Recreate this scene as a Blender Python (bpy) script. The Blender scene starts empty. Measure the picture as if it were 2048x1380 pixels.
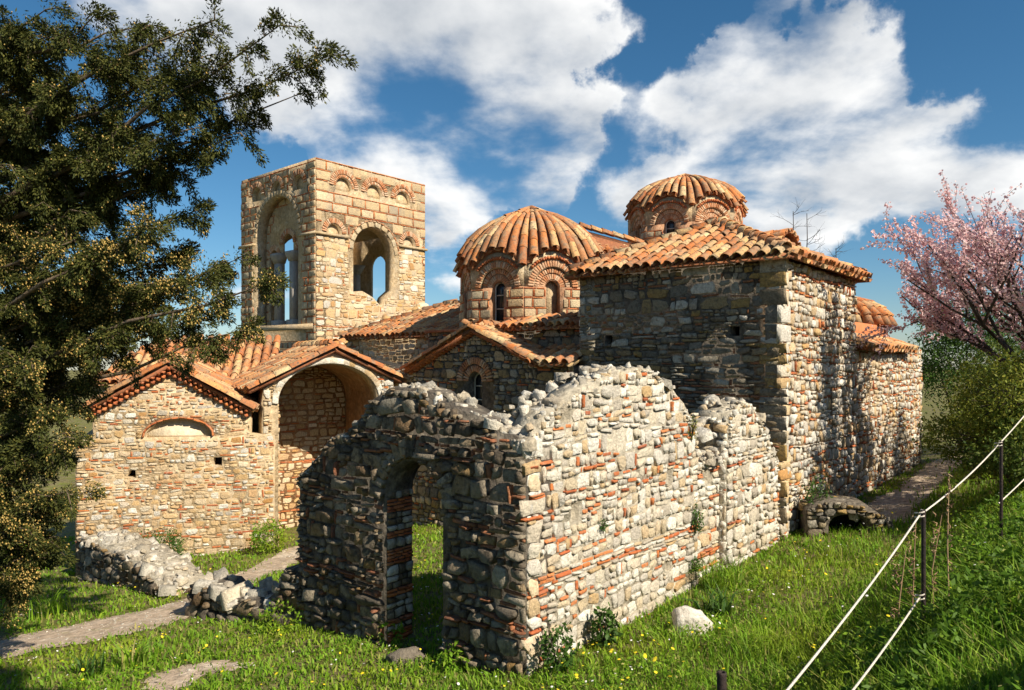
import bpy, math, random
import numpy as np
from mathutils import Matrix, Vector
from mathutils.geometry import tessellate_polygon

scene = bpy.context.scene
COL = scene.collection
R = math.radians

# ------------------------------------------------------------------ camera
cam = bpy.data.cameras.new('camera'); camo = bpy.data.objects.new('camera', cam); COL.objects.link(camo)
CAM = Vector((0, 0, 3.3))
camo.location = CAM; camo.rotation_euler = (R(90), 0, 0)
cam.sensor_width = 36; cam.lens = 25.2; cam.shift_y = 0.0171; cam.clip_end = 3000; cam.clip_start = .05
scene.camera = camo

# ------------------------------------------------------------------ light and sky
SUN_AZ = R(-42.6); SUN_EL = R(40)
SUN = Vector((math.cos(SUN_AZ)*math.cos(SUN_EL), math.sin(SUN_AZ)*math.cos(SUN_EL), math.sin(SUN_EL)))
sl = bpy.data.lights.new('sun', 'SUN'); sl.energy = 5.0; sl.angle = R(.5); sl.color = (1, .90, .74)
so = bpy.data.objects.new('sun', sl); COL.objects.link(so)
so.rotation_euler = SUN.to_track_quat('Z', 'Y').to_euler(); so.location = (20, -20, 30)
vs = scene.view_settings; vs.view_transform = 'Standard'; vs.look = 'None'; vs.gamma = 1; vs.exposure = 0.68; vs.use_curve_mapping = False
scene.cycles.use_denoising = True
scene.cycles.max_bounces = 6; scene.cycles.transparent_max_bounces = 4

def world():
    w = bpy.data.worlds.new('World'); scene.world = w; w.use_nodes = True
    nt = w.node_tree; N = nt.nodes; L = nt.links; N.clear()
    def M(op, a, b=None, clamp=False):
        n = N.new('ShaderNodeMath'); n.operation = op; n.use_clamp = clamp
        for i, v in enumerate((a, b)):
            if v is None: continue
            if isinstance(v, (int, float)): n.inputs[i].default_value = v
            else: L.new(v, n.inputs[i])
        return n.outputs[0]
    tc = N.new('ShaderNodeTexCoord'); D = tc.outputs['Generated']
    sky = N.new('ShaderNodeTexSky'); sky.sky_type = 'NISHITA'; sky.sun_disc = False
    sky.sun_elevation = SUN_EL; sky.sun_rotation = R(90) - SUN_AZ
    sky.air_density = 1.0; sky.dust_density = .3; sky.ozone_density = 5.0; sky.altitude = 400
    hs = N.new('ShaderNodeHueSaturation'); hs.inputs['Hue'].default_value = .490; hs.inputs['Saturation'].default_value = 1.18; hs.inputs['Value'].default_value = .90
    L.new(sky.outputs[0], hs.inputs['Color'])
    sep = N.new('ShaderNodeSeparateXYZ'); L.new(D, sep.inputs[0])
    zz = M('ADD', M('MAXIMUM', sep.outputs[2], 0.0), .34)
    comb = N.new('ShaderNodeCombineXYZ')
    L.new(M('DIVIDE', sep.outputs[0], zz), comb.inputs[0]); L.new(M('DIVIDE', sep.outputs[1], zz), comb.inputs[1])
    # large cloud banks: a direction and two angular radii each
    lobes = CLOUDS
    wn = N.new('ShaderNodeTexNoise'); wn.inputs['Scale'].default_value = 5.5; wn.inputs['Detail'].default_value = 7; wn.inputs['Roughness'].default_value = .58; L.new(D, wn.inputs['Vector'])
    ws = N.new('ShaderNodeVectorMath'); ws.operation = 'SUBTRACT'; L.new(wn.outputs['Color'], ws.inputs[0]); ws.inputs[1].default_value = (.5, .5, .5)
    wm = N.new('ShaderNodeVectorMath'); wm.operation = 'MULTIPLY_ADD'; L.new(ws.outputs[0], wm.inputs[0]); wm.inputs[1].default_value = (.34, .34, .30); L.new(D, wm.inputs[2])
    wd = N.new('ShaderNodeVectorMath'); wd.operation = 'NORMALIZE'; L.new(wm.outputs[0], wd.inputs[0]); DW = wd.outputs[0]
    bias = None
    for (cx, cy, cz, r, wgt) in lobes:
        dp = N.new('ShaderNodeVectorMath'); dp.operation = 'DOT_PRODUCT'
        L.new(DW, dp.inputs[0]); dp.inputs[1].default_value = Vector((cx, cy, cz)).normalized()
        mr = N.new('ShaderNodeMapRange'); mr.interpolation_type = 'SMOOTHSTEP'
        L.new(dp.outputs['Value'], mr.inputs[0])
        mr.inputs[1].default_value = math.cos(R(r*1.75)); mr.inputs[2].default_value = math.cos(R(r*.25))
        mr.inputs[3].default_value = 0; mr.inputs[4].default_value = wgt
        bias = mr.outputs[0] if bias is None else M('ADD', bias, mr.outputs[0])
    bias = M('MINIMUM', bias, .42)
    def density(off):
        mp = N.new('ShaderNodeMapping'); L.new(comb.outputs[0], mp.inputs[0])
        mp.inputs['Location'].default_value = (off[0] + 3.1, off[1] + 1.7, 0); mp.inputs['Scale'].default_value = (1, 1, 1)
        n = N.new('ShaderNodeTexNoise'); n.noise_dimensions = '2D'; L.new(mp.outputs[0], n.inputs['Vector'])
        n.inputs['Scale'].default_value = 2.4; n.inputs['Detail'].default_value = 8; n.inputs['Roughness'].default_value = .53; n.inputs['Distortion'].default_value = .06
        return M('ADD', M('MULTIPLY', M('SUBTRACT', n.outputs[0], .5), 1.5), bias)
    d0 = density((0, 0)); d1 = density((SUN.x*.13, SUN.y*.13))
    cov = N.new('ShaderNodeMapRange'); cov.interpolation_type = 'SMOOTHERSTEP'; L.new(d0, cov.inputs[0])
    cov.inputs[1].default_value = .15; cov.inputs[2].default_value = .56
    lit = N.new('ShaderNodeMapRange'); L.new(M('SUBTRACT', M('MULTIPLY', M('SUBTRACT', d0, d1), .9), M('MULTIPLY', d0, .55)), lit.inputs[0])
    lit.inputs[1].default_value = -.52; lit.inputs[2].default_value = -.08
    cc = N.new('ShaderNodeMix'); cc.data_type = 'RGBA'; L.new(lit.outputs[0], cc.inputs[0])
    cc.inputs[6].default_value = (4.3, 4.7, 5.2, 1); cc.inputs[7].default_value = (9.4, 9.4, 9.3, 1)
    mx = N.new('ShaderNodeMix'); mx.data_type = 'RGBA'; L.new(M('MULTIPLY', cov.outputs[0], .97), mx.inputs[0])
    L.new(hs.outputs[0], mx.inputs[6]); L.new(cc.outputs[2], mx.inputs[7])
    bg = N.new('ShaderNodeBackground'); bg.inputs[1].default_value = .070; L.new(mx.outputs[2], bg.inputs[0])
    out = N.new('ShaderNodeOutputWorld'); L.new(bg.outputs[0], out.inputs[0])
    w.cycles.sampling_method = 'MANUAL'; w.cycles.sample_map_resolution = 512
CLOUDS = [(-.12, 1, .38, 6, .34), (-.23, 1, .33, 6, .34), (-.02, 1, .345, 5, .34), (.09, 1, .436, 6, .34), (-.28, 1, .42, 6, .30), (-.16, 1, .28, 5, .32), (.0, 1, .46, 6, .3), (-.05, 1, .30, 4, .22),
          (.40, 1, .40, 4.5, .36), (.33, 1, .33, 5, .36), (.47, 1, .33, 5, .32), (.26, 1, .275, 5, .36), (.436, 1, .275, 5, .34), (.576, 1, .415, 2.5, .26), (.667, 1, .275, 5, .34), (.20, 1, .24, 4, .24), (.58, 1, .29, 4, .26),
          (.05, 1, .235, 4, .20), (-.1, 1, .175, 3, .22), (-.46, 1, .44, 7, .30), (.50, 1, .12, 4, .14),
          (.215, 1, .425, 3.4, -.34), (.155, 1, .315, 2.6, -.30), (.64, 1, .47, 6, -.40), (-.365, 1, .27, 4.5, -.36), (-.05, 1, .225, 2.4, -.2), (.47, 1, .18, 4, -.26), (.10, 1, .19, 3, -.1),
          (1, .3, .4, 12, .3), (-1, .4, .3, 12, .3), (-.6, -1, .5, 14, .3), (.3, -1, .3, 12, .3)]
world()

# ------------------------------------------------------------------ materials
MATS = {}
def mat(name, ramp, noise=9.0, nmix=.35, bump=.5, bscale=22.0, rough=.9, rnd=True, stain=None, trans=0.0, patch=None, spec=.2):
    m = bpy.data.materials.new(name); m.use_nodes = True; MATS[name] = m
    nt = m.node_tree; N = nt.nodes; L = nt.links
    bs = N['Principled BSDF']; bs.inputs['Roughness'].default_value = rough
    bs.inputs['Specular IOR Level'].default_value = spec
    geo = N.new('ShaderNodeNewGeometry')
    cr = N.new('ShaderNodeValToRGB')
    e = cr.color_ramp.elements
    while len(e) < len(ramp): e.new(.5)
    for i, c in enumerate(ramp):
        e[i].position = i/max(1, len(ramp)-1); e[i].color = (*c, 1)
    n1 = N.new('ShaderNodeTexNoise'); n1.inputs['Scale'].default_value = noise; n1.inputs['Detail'].default_value = 6; n1.inputs['Roughness'].default_value = .65
    L.new(geo.outputs['Position'], n1.inputs['Vector'])
    if rnd:
        oi = N.new('ShaderNodeObjectInfo')
        a = N.new('ShaderNodeMath'); a.operation = 'MULTIPLY_ADD'; L.new(geo.outputs['Random Per Island'], a.inputs[0]); a.inputs[1].default_value = 5.37
        L.new(oi.outputs['Random'], a.inputs[2])
        f = N.new('ShaderNodeMath'); f.operation = 'FRACT'; L.new(a.outputs[0], f.inputs[0])
        L.new(f.outputs[0], cr.inputs[0])
    else:
        mr0 = N.new('ShaderNodeMapRange'); L.new(n1.outputs[0], mr0.inputs[0]); mr0.inputs[1].default_value = .3; mr0.inputs[2].default_value = .7
        L.new(mr0.outputs[0], cr.inputs[0])
    n2 = N.new('ShaderNodeTexNoise'); n2.inputs['Scale'].default_value = noise*3.1; n2.inputs['Detail'].default_value = 7; n2.inputs['Roughness'].default_value = .7
    L.new(geo.outputs['Position'], n2.inputs['Vector'])
    mr = N.new('ShaderNodeMapRange'); L.new(n2.outputs[0], mr.inputs[0]); mr.inputs[1].default_value = .32; mr.inputs[2].default_value = .68
    mr.inputs[3].default_value = 1-nmix; mr.inputs[4].default_value = 1+nmix*.7
    mul = N.new('ShaderNodeMix'); mul.data_type = 'RGBA'; mul.blend_type = 'MULTIPLY'; mul.inputs[0].default_value = 1
    L.new(cr.outputs[0], mul.inputs[6]); L.new(mr.outputs[0], mul.inputs[7])
    col = mul.outputs[2]
    for st in ([stain] if stain else []) + ([patch] if patch else []):
        sc_, lo, hi, c, amt = st
        n3 = N.new('ShaderNodeTexNoise'); n3.inputs['Scale'].default_value = sc_; n3.inputs['Detail'].default_value = 6; n3.inputs['Roughness'].default_value = .6
        L.new(geo.outputs['Position'], n3.inputs['Vector'])
        m3 = N.new('ShaderNodeMapRange'); L.new(n3.outputs[0], m3.inputs[0]); m3.inputs[1].default_value = lo; m3.inputs[2].default_value = hi; m3.inputs[4].default_value = amt
        mm = N.new('ShaderNodeMix'); mm.data_type = 'RGBA'; L.new(m3.outputs[0], mm.inputs[0]); L.new(col, mm.inputs[6]); mm.inputs[7].default_value = (*c, 1)
        col = mm.outputs[2]
    L.new(col, bs.inputs['Base Color'])
    if bump:
        nb = N.new('ShaderNodeTexNoise'); nb.inputs['Scale'].default_value = bscale; nb.inputs['Detail'].default_value = 6; nb.inputs['Roughness'].default_value = .65
        L.new(geo.outputs['Position'], nb.inputs['Vector'])
        b = N.new('ShaderNodeBump'); b.inputs['Strength'].default_value = bump; b.inputs['Distance'].default_value = .04
        L.new(nb.outputs[0], b.inputs['Height']); L.new(b.outputs[0], bs.inputs['Normal'])
    if trans:
        t = N.new('ShaderNodeBsdfTranslucent'); L.new(col, t.inputs[0])
        ms = N.new('ShaderNodeMixShader'); ms.inputs[0].default_value = trans
        L.new(bs.outputs[0], ms.inputs[1]); L.new(t.outputs[0], ms.inputs[2]); L.new(ms.outputs[0], N['Material Output'].inputs[0])
    return m
W_ = [(.74, .70, .61), (.63, .57, .46), (.50, .40, .26), (.70, .66, .57), (.40, .35, .28), (.58, .51, .39), (.48, .32, .15), (.65, .61, .53), (.46, .41, .34), (.74, .71, .63), (.54, .46, .33)]
mat('stone_pale', W_, bump=.9, stain=(14, .58, .70, (.20, .17, .14), .6), patch=(1.3, .52, .68, (.33, .30, .25), .36))
mat('stone_warm', [(0.636, 0.470, 0.268), (0.466, 0.300, 0.134), (0.678, 0.548, 0.370), (0.530, 0.328, 0.126), (0.615, 0.496, 0.330), (0.445, 0.232, 0.077), (0.700, 0.593, 0.427), (0.509, 0.390, 0.236)], bump=.8, stain=(12, .60, .72, (0.254, 0.171, 0.100), .5), patch=(1.1, .50, .68, (.36, .29, .21), .50))
mat('stone_grey', [(0.242, 0.194, 0.133), (0.143, 0.113, 0.083), (0.319, 0.271, 0.198), (0.198, 0.125, 0.065), (0.099, 0.084, 0.065), (0.275, 0.227, 0.160), (0.253, 0.156, 0.059), (0.374, 0.326, 0.247)], bump=1.0, stain=(10, .50, .64, (0.050, 0.041, 0.031), .75), patch=(1.5, .52, .68, (.36, .33, .27), .4))
mat('stone_crest', [(.56, .52, .44), (.42, .38, .31), (.64, .60, .52), (.34, .30, .245), (.52, .44, .32), (.60, .56, .49)], bump=1.0, stain=(9, .50, .64, (.19, .165, .13), .7), patch=(1.6, .45, .62, (.27, .25, .20), .55))
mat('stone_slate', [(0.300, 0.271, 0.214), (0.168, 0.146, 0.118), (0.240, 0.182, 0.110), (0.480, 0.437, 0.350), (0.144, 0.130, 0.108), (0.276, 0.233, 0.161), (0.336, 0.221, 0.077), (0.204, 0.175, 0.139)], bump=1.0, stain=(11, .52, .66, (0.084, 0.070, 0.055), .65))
mat('ashlar', [(0.567, 0.434, 0.253), (0.462, 0.341, 0.196), (0.630, 0.509, 0.328), (0.399, 0.314, 0.206), (0.588, 0.419, 0.226), (0.525, 0.416, 0.271)], bump=.8, stain=(6, .52, .66, (0.231, 0.189, 0.140), .6), patch=(.9, .48, .66, (.30, .26, .21), .55))
mat('brick', [(0.515, 0.158, 0.054), (0.403, 0.115, 0.046), (0.582, 0.213, 0.081), (0.336, 0.105, 0.053), (0.538, 0.180, 0.053), (0.470, 0.194, 0.090)], bump=.6, nmix=.3, stain=(11, .56, .68, (0.470, 0.355, 0.251), .45))
mat('brick_dark', [(.32, .125, .06), (.24, .10, .055), (.38, .16, .075), (.19, .095, .055)], bump=.8, stain=(9, .5, .64, (.09, .075, .06), .6))
mat('voussoir', [(.54, .25, .12), (.47, .19, .085), (.60, .40, .25), (.50, .22, .10), (.62, .47, .33), (.56, .33, .19), (.42, .165, .07)], bump=.6, stain=(10, .55, .68, (.32, .22, .15), .4))
mat('tile', [(.55, .20, .065), (.46, .155, .05), (.62, .28, .10), (.58, .40, .19), (.40, .14, .055), (.60, .23, .075), (.66, .49, .27), (.50, .18, .06), (.34, .16, .08), (.58, .24, .08)], bump=.4, nmix=.28, bscale=30, stain=(4, .47, .62, (.30, .23, .15), .65), patch=(15, .53, .63, (.13, .105, .08), .75), rough=.9)
mat('mortar', [(0.500, 0.452, 0.356), (0.400, 0.352, 0.268), (0.580, 0.520, 0.412)], rnd=False, noise=3.2, nmix=.5, bump=1.0, bscale=16, stain=(9, .52, .68, (0.200, 0.170, 0.128), .6), patch=(1.3, .50, .68, (.32, .29, .245), .4))
mat('mortar_warm', [(0.600, 0.468, 0.303), (0.500, 0.368, 0.214), (0.660, 0.550, 0.385)], rnd=False, noise=3, nmix=.4, bump=1.0, bscale=16, stain=(7, .54, .70, (0.270, 0.171, 0.083), .5), patch=(1.0, .48, .66, (.34, .28, .21), .5))
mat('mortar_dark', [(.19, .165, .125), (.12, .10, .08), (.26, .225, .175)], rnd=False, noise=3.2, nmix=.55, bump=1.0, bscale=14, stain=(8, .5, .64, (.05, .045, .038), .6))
mat('mortar_brown', [(.36, .25, .155), (.27, .18, .11), (.44, .33, .22)], rnd=False, noise=3.2, nmix=.5, bump=1.0, bscale=16, stain=(9, .52, .68, (.16, .10, .06), .6))
mat('mortar_brick', [(.46, .27, .16), (.38, .20, .11), (.54, .36, .23)], rnd=False, noise=3.2, nmix=.4, bump=.8, bscale=16)
mat('plaster', [(.46, .27, .14), (.36, .20, .10), (.54, .36, .21)], rnd=False, noise=2.4, nmix=.4, bump=.8, stain=(4, .5, .66, (.20, .13, .08), .6))
mat('niche_plaster', [(.70, .60, .44), (.60, .50, .35)], rnd=False, noise=4, nmix=.25, bump=.4)
mat('marble', [(.40, .37, .33), (.34, .31, .28), (.46, .43, .38)], rnd=False, noise=2, nmix=.2, bump=.2)
mat('terracotta_base', [(.34, .13, .055), (.26, .10, .05), (.40, .19, .09)], rnd=False, noise=6, nmix=.4, bump=.5)
mat('fascia', [(.52, .19, .08), (.46, .16, .065)], rnd=False, noise=3, nmix=.2, bump=.2)
mat('glass', [(.02, .024, .03), (.03, .034, .04)], rnd=False, bump=0, rough=.08, spec=.5)
mat('frame', [(.55, .52, .46), (.50, .46, .40)], rnd=False, bump=.1)
mat('void', [(.035, .03, .026), (.05, .043, .036)], rnd=False, bump=.6)
mat('soil', [(.10, .12, .022), (.15, .155, .03), (.18, .145, .07), (.085, .12, .018)], rnd=False, noise=1.4, nmix=.5, bump=.9, bscale=14)
mat('dirt', [(.54, .43, .32), (.43, .33, .24), (.62, .52, .41)], rnd=False, noise=2.5, nmix=.45, bump=.9, bscale=20, stain=(3.0, .56, .68, (.22, .20, .07), .6))
mat('grass', [(.13, .27, .013), (.19, .36, .02), (.085, .20, .011), (.25, .42, .028), (.15, .31, .015), (.32, .43, .045), (.11, .245, .016), (.42, .37, .13)], noise=1.2, nmix=.3, bump=0, trans=.4, rough=.6, patch=(.7, .50, .68, (.33, .35, .02), .5))
mat('leaf_dark', [(.035, .09, .014), (.055, .12, .018), (.08, .15, .025), (.04, .085, .018)], noise=2, nmix=.25, bump=0, trans=.22, rough=.55)
mat('leaf_yellow', [(.14, .18, .02), (.21, .24, .028), (.09, .13, .016), (.30, .29, .04), (.12, .16, .02)], noise=2, nmix=.25, bump=0, trans=.34, rough=.6)
mat('leaf_weed', [(.07, .15, .012), (.11, .21, .018), (.05, .11, .010), (.16, .26, .025)], noise=1.5, nmix=.3, bump=0, trans=.3, rough=.55)
mat('stone_white', [(.66, .62, .54), (.58, .53, .45), (.72, .69, .62)], rnd=False, noise=5, nmix=.25, bump=.8, stain=(9, .56, .68, (.30, .26, .20), .5))
mat('leaf_mixed', [(.06, .10, .015), (.10, .15, .02), (.04, .08, .014), (.16, .19, .03), (.08, .12, .018)], noise=1.5, nmix=.3, bump=0, trans=.28, rough=.6)
mat('cypress', [(.026, .038, .008), (.05, .06, .011), (.08, .085, .016), (.034, .046, .010), (.11, .105, .02), (.04, .052, .011)], noise=1.7, nmix=.35, bump=0, trans=.08, rough=.7)
mat('cypress_cone', [(.46, .30, .085), (.37, .24, .07), (.54, .37, .115), (.29, .21, .06)], noise=2, nmix=.2, bump=0, rough=.8)
mat('bark', [(.20, .14, .09), (.13, .095, .065), (.28, .21, .14)], rnd=False, noise=6, nmix=.4, bump=.8)
mat('bark_dark', [(.085, .06, .048), (.055, .042, .035), (.12, .09, .07)], rnd=False, noise=6, nmix=.4, bump=.6)
mat('blossom', [(.84, .56, .57), (.86, .68, .67), (.78, .46, .49), (.88, .76, .74), (.70, .36, .39)], noise=2, nmix=.12, bump=0, trans=.4, rough=.7)
mat('petal_yellow', [(.80, .62, .02), (.85, .70, .05)], bump=0, nmix=.1, trans=.2)
mat('petal_white', [(.82, .80, .76), (.78, .76, .74)], bump=0, nmix=.1, trans=.2)
mat('rope', [(.72, .67, .58), (.64, .58, .50)], rnd=False, noise=30, nmix=.25, bump=.5, bscale=120)
mat('iron', [(.022, .018, .018), (.04, .026, .022)], rnd=False, noise=9, bump=.4, rough=.6)
mat('dry', [(.34, .22, .12), (.26, .16, .09), (.42, .30, .18)], bump=0, nmix=.2)

# ------------------------------------------------------------------ axes of the church and the ground
A = Vector((.652, .758, 0)).normalized(); B = Vector((-.758, .652, 0)).normalized(); Z = Vector((0, 0, 1))
C0 = Vector((.145, 7.45, 0))
def Wp(a, b, z=0.0): return C0 + A*a + B*b + Z*z
BT = np.array([(-400, 8), (-60, 6), (-12, 3.4), (-7, 2.3), (-5, 1.9), (-4.4, 1.62), (-3.8, 1.30), (-3.3, 1.0), (-2.6, .5), (-2, .25), (-1, .1), (0, 0), (4, -.40), (8, -.9), (12, -1.3), (25, -2.6), (60, -3), (400, -4)], float)
def ground_z(x, y):
    x = np.asarray(x, float); y = np.asarray(y, float)
    a = (x-C0.x)*A.x + (y-C0.y)*A.y; b = (x-C0.x)*B.x + (y-C0.y)*B.y
    z = np.interp(b, BT[:, 0], BT[:, 1]) + .012*np.clip(a, 0, 25)
    return z + .05*np.sin(x*1.3+.4)*np.sin(y*1.1) + .02*np.sin(x*3.7)*np.sin(y*3.3+1)
def gz(x, y): return float(ground_z(x, y))

# ------------------------------------------------------------------ object helpers
def setp(o, label=None, cat=None, group=None, kind=None):
    if label: o['label'] = label
    if cat: o['category'] = cat
    if group: o['group'] = group
    if kind: o['kind'] = kind
    return o
def mesh_np(name, V, Fc, mats, midx=None, smooth=False):
    """V (n,3); Fc list of equal-size faces array (m,k) or list of arrays."""
    me = bpy.data.meshes.new(name)
    arrs = Fc if isinstance(Fc, list) else [Fc]
    arrs = [np.asarray(f, np.int32) for f in arrs if len(f)]
    loops = np.concatenate([f.ravel() for f in arrs]); cnt = np.concatenate([np.full(len(f), f.shape[1], np.int32) for f in arrs])
    me.vertices.add(len(V)); me.vertices.foreach_set('co', np.asarray(V, np.float32).ravel())
    me.loops.add(len(loops)); me.loops.foreach_set('vertex_index', loops)
    me.polygons.add(len(cnt)); st = np.zeros(len(cnt), np.int32); st[1:] = np.cumsum(cnt)[:-1]
    me.polygons.foreach_set('loop_start', st); me.polygons.foreach_set('loop_total', cnt)
    for m in ([mats] if isinstance(mats, str) else mats): me.materials.append(MATS[m])
    if midx is not None: me.polygons.foreach_set('material_index', np.asarray(midx, np.int32))
    if smooth: me.polygons.foreach_set('use_smooth', np.ones(len(cnt), bool))
    me.update(calc_edges=True); me.validate()
    return me
def link(name, me, parent=None, M=None):
    o = bpy.data.objects.new(name, me); COL.objects.link(o)
    if parent is not None: o.parent = parent
    if M is not None: o.matrix_local = M
    return o

# ------------------------------------------------------------------ library of small pieces (shared mesh data)
LIB = {}
rl = random.Random(4)
def lib_add(key, V, F): LIB[key] = (np.array(V, float), F)
def make_stone(key, cut, jit, rough):
    """angular block: a box outline with knocked-off corners, uneven edges and a split face"""
    q = rl; c = [(-.5, -.5), (.5, -.5), (.5, .5), (-.5, .5)]; ring = []
    for k in range(4):
        x, y = c[k]; nx, ny = c[(k+1) % 4]
        cx = x*(1-q.random()**2*cut); cy = y*(1-q.random()**2*cut); ring.append((cx, cy))
        f = q.uniform(.3, .7); m = 1 - q.random()*jit
        ring.append(((x+(nx-x)*f)*(m if abs(x-nx) < .1 else 1), (y+(ny-y)*f)*(m if abs(y-ny) < .1 else 1)))
    n = 8; V = []; tx, ty = q.uniform(-.5, .5)*rough, q.uniform(-.6, .6)*rough
    for (z, s) in ((-.6, 1.0), (.55, .99), (.92, .90)):
        for (x, y) in ring:
            g = 1 + q.uniform(-.02, .02)
            V.append((x*s*g, y*s*g, z if z < 0 else z + (x*tx+y*ty) + q.uniform(-.16, .16)*rough))
    V.append((q.uniform(-.2, .2), q.uniform(-.2, .2), 1.0 + q.uniform(-.22, .16)*rough))
    F = []
    for k in range(2):
        for i in range(n):
            j = (i+1) % n; F.append((k*n+i, k*n+j, (k+1)*n+j)); F.append((k*n+i, (k+1)*n+j, (k+1)*n+i))
    for i in range(n): F.append((2*n+i, 2*n+(i+1) % n, 3*n))
    lib_add(key, V, F)
for i in range(40): make_stone('s%d' % i, .58, .22, 1.05)
for i in range(12): make_stone('b%d' % i, .16, .12, .7)         # bricks
for i in range(10): make_stone('a%d' % i, .10, .05, .5)         # squared blocks
def make_rock(key):
    import itertools
    V = [Vector(v) for v in ((1, 0, 0), (-1, 0, 0), (0, 1, 0), (0, -1, 0), (0, 0, 1), (0, 0, -1))]
    F0 = [(0, 2, 4), (2, 1, 4), (1, 3, 4), (3, 0, 4), (2, 0, 5), (1, 2, 5), (3, 1, 5), (0, 3, 5)]
    mid = {}; F = []
    def m(i, j):
        k = (min(i, j), max(i, j))
        if k not in mid: V.append(((V[i]+V[j])/2).normalized()); mid[k] = len(V)-1
        return mid[k]
    for a, b, c in F0:
        ab, bc, ca = m(a, b), m(b, c), m(c, a); F += [(a, ab, ca), (ab, b, bc), (ca, bc, c), (ab, bc, ca)]
    V = [Vector((math.copysign(abs(v.x)**.75, v.x), math.copysign(abs(v.y)**.75, v.y), math.copysign(abs(v.z)**.75, v.z)))*.46*rl.uniform(.6, 1.25) for v in V]
    lib_add(key, [tuple(v) for v in V], F)
for i in range(14): make_rock('r%d' % i)
def make_tile(key, up=1, seed=0):
    V = []; F = []; n = 6; q = random.Random(seed)
    for y, rr, dz in ((0, .50, .05), (1, .41, -.06)):
        for t in (1.0, .84):
            for i in range(n+1):
                an = math.pi*i/n
                V.append((rr*t*math.cos(an), y + (q.uniform(-.03, .03) if y == 0 else 0), up*(rr*t*math.sin(an)*1.1) + dz))
    m = n+1
    for i in range(n):
        F += [(i, i+1, 2*m+i+1, 2*m+i), (m+i, 3*m+i, 3*m+i+1, m+i+1), (i, m+i, m+i+1, i+1)]
    lib_add(key, V, F)
for i in range(4): make_tile('t%d' % i, 1, i)
make_tile('p0', -1, 9)
LIBMESH = {}
def lib_mesh(key, matname):
    k = (key, matname)
    if k not in LIBMESH:
        V, F = LIB[key]; ln = len(F[0]); LIBMESH[k] = mesh_np({'s': 'stone', 'b': 'brick', 'a': 'block', 'r': 'stone', 't': 'tile', 'p': 'tile'}[key[0]], V, np.array(F), matname)
    return LIBMESH[k]

def frame(O, U, V, N):
    M = Matrix.Identity(4)
    for i, c in enumerate((U, V, N)): M.col[i][:3] = c
    M.col[3][:3] = O
    return M

class Thing:
    def __init__(s, name, label, cat, loc, group=None):
        s.e = bpy.data.objects.new(name, None); COL.objects.link(s.e); s.e.location = loc; s.loc = Vector(loc); s.e.empty_display_size = .3
        setp(s.e, label, cat, group); s.pieces = []; s.T = Matrix.Translation(-s.loc)
    def part(s, name, V, F, m, smooth=False, parent=None, label=None):
        Vl = np.asarray(V, float).reshape(-1, 3) - np.array(s.loc)
        byk = {}
        for f in F: byk.setdefault(len(f), []).append(f)
        o = link(name, mesh_np(name, Vl, [np.array(v) for v in byk.values()], m, smooth=smooth), parent or s.e)
        if label: o['label'] = label
        return o
    def add(s, kind, key, M, m, size, parent=None): s.pieces.append((kind, key, M, m, size, parent))
    def finish(s, limit=300):
        kinds = {}
        for p in s.pieces: kinds.setdefault(p[0], []).append(p)
        for kind, ps in kinds.items():
            def score(p):
                c = p[2].translation; d = c - CAM
                n = Vector(p[2].col[2][:3]); k = 1.0
                if n.dot(-d) <= 0: k *= .1
                if d.y <= .1 or abs(d.x/d.y) > .72 or abs(d.z/d.y - .024) > .49: k *= .05
                return -p[4]*k/max(.5, d.length)
            ps.sort(key=score)
            for p in ps[:limit]:
                o = bpy.data.objects.new(kind, lib_mesh(p[1], p[3])); COL.objects.link(o); o.parent = p[5] or s.e; o.matrix_local = s.T @ p[2]
            rest = ps[limit:]
            if rest:
                Vs = []; Fs = {}; mids = {}; mn = sorted({p[3] for p in rest}); base = 0
                for p in rest:
                    V, F = LIB[p[1]]; Mx = np.array(s.T @ p[2]); Vs.append(V @ Mx[:3, :3].T + Mx[:3, 3])
                    Fa = np.array(F); k = Fa.shape[1]
                    Fs.setdefault(k, []).append(Fa + base); mids.setdefault(k, []).append(np.full(len(Fa), mn.index(p[3]))); base += len(V)
                ks = list(Fs)
                me = mesh_np(kind, np.concatenate(Vs), [np.concatenate(Fs[k]) for k in ks], mn, np.concatenate([np.concatenate(mids[k]) for k in ks]))
                o = link(kind, me, s.e); o['kind'] = 'stuff'
        s.pieces = []

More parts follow.
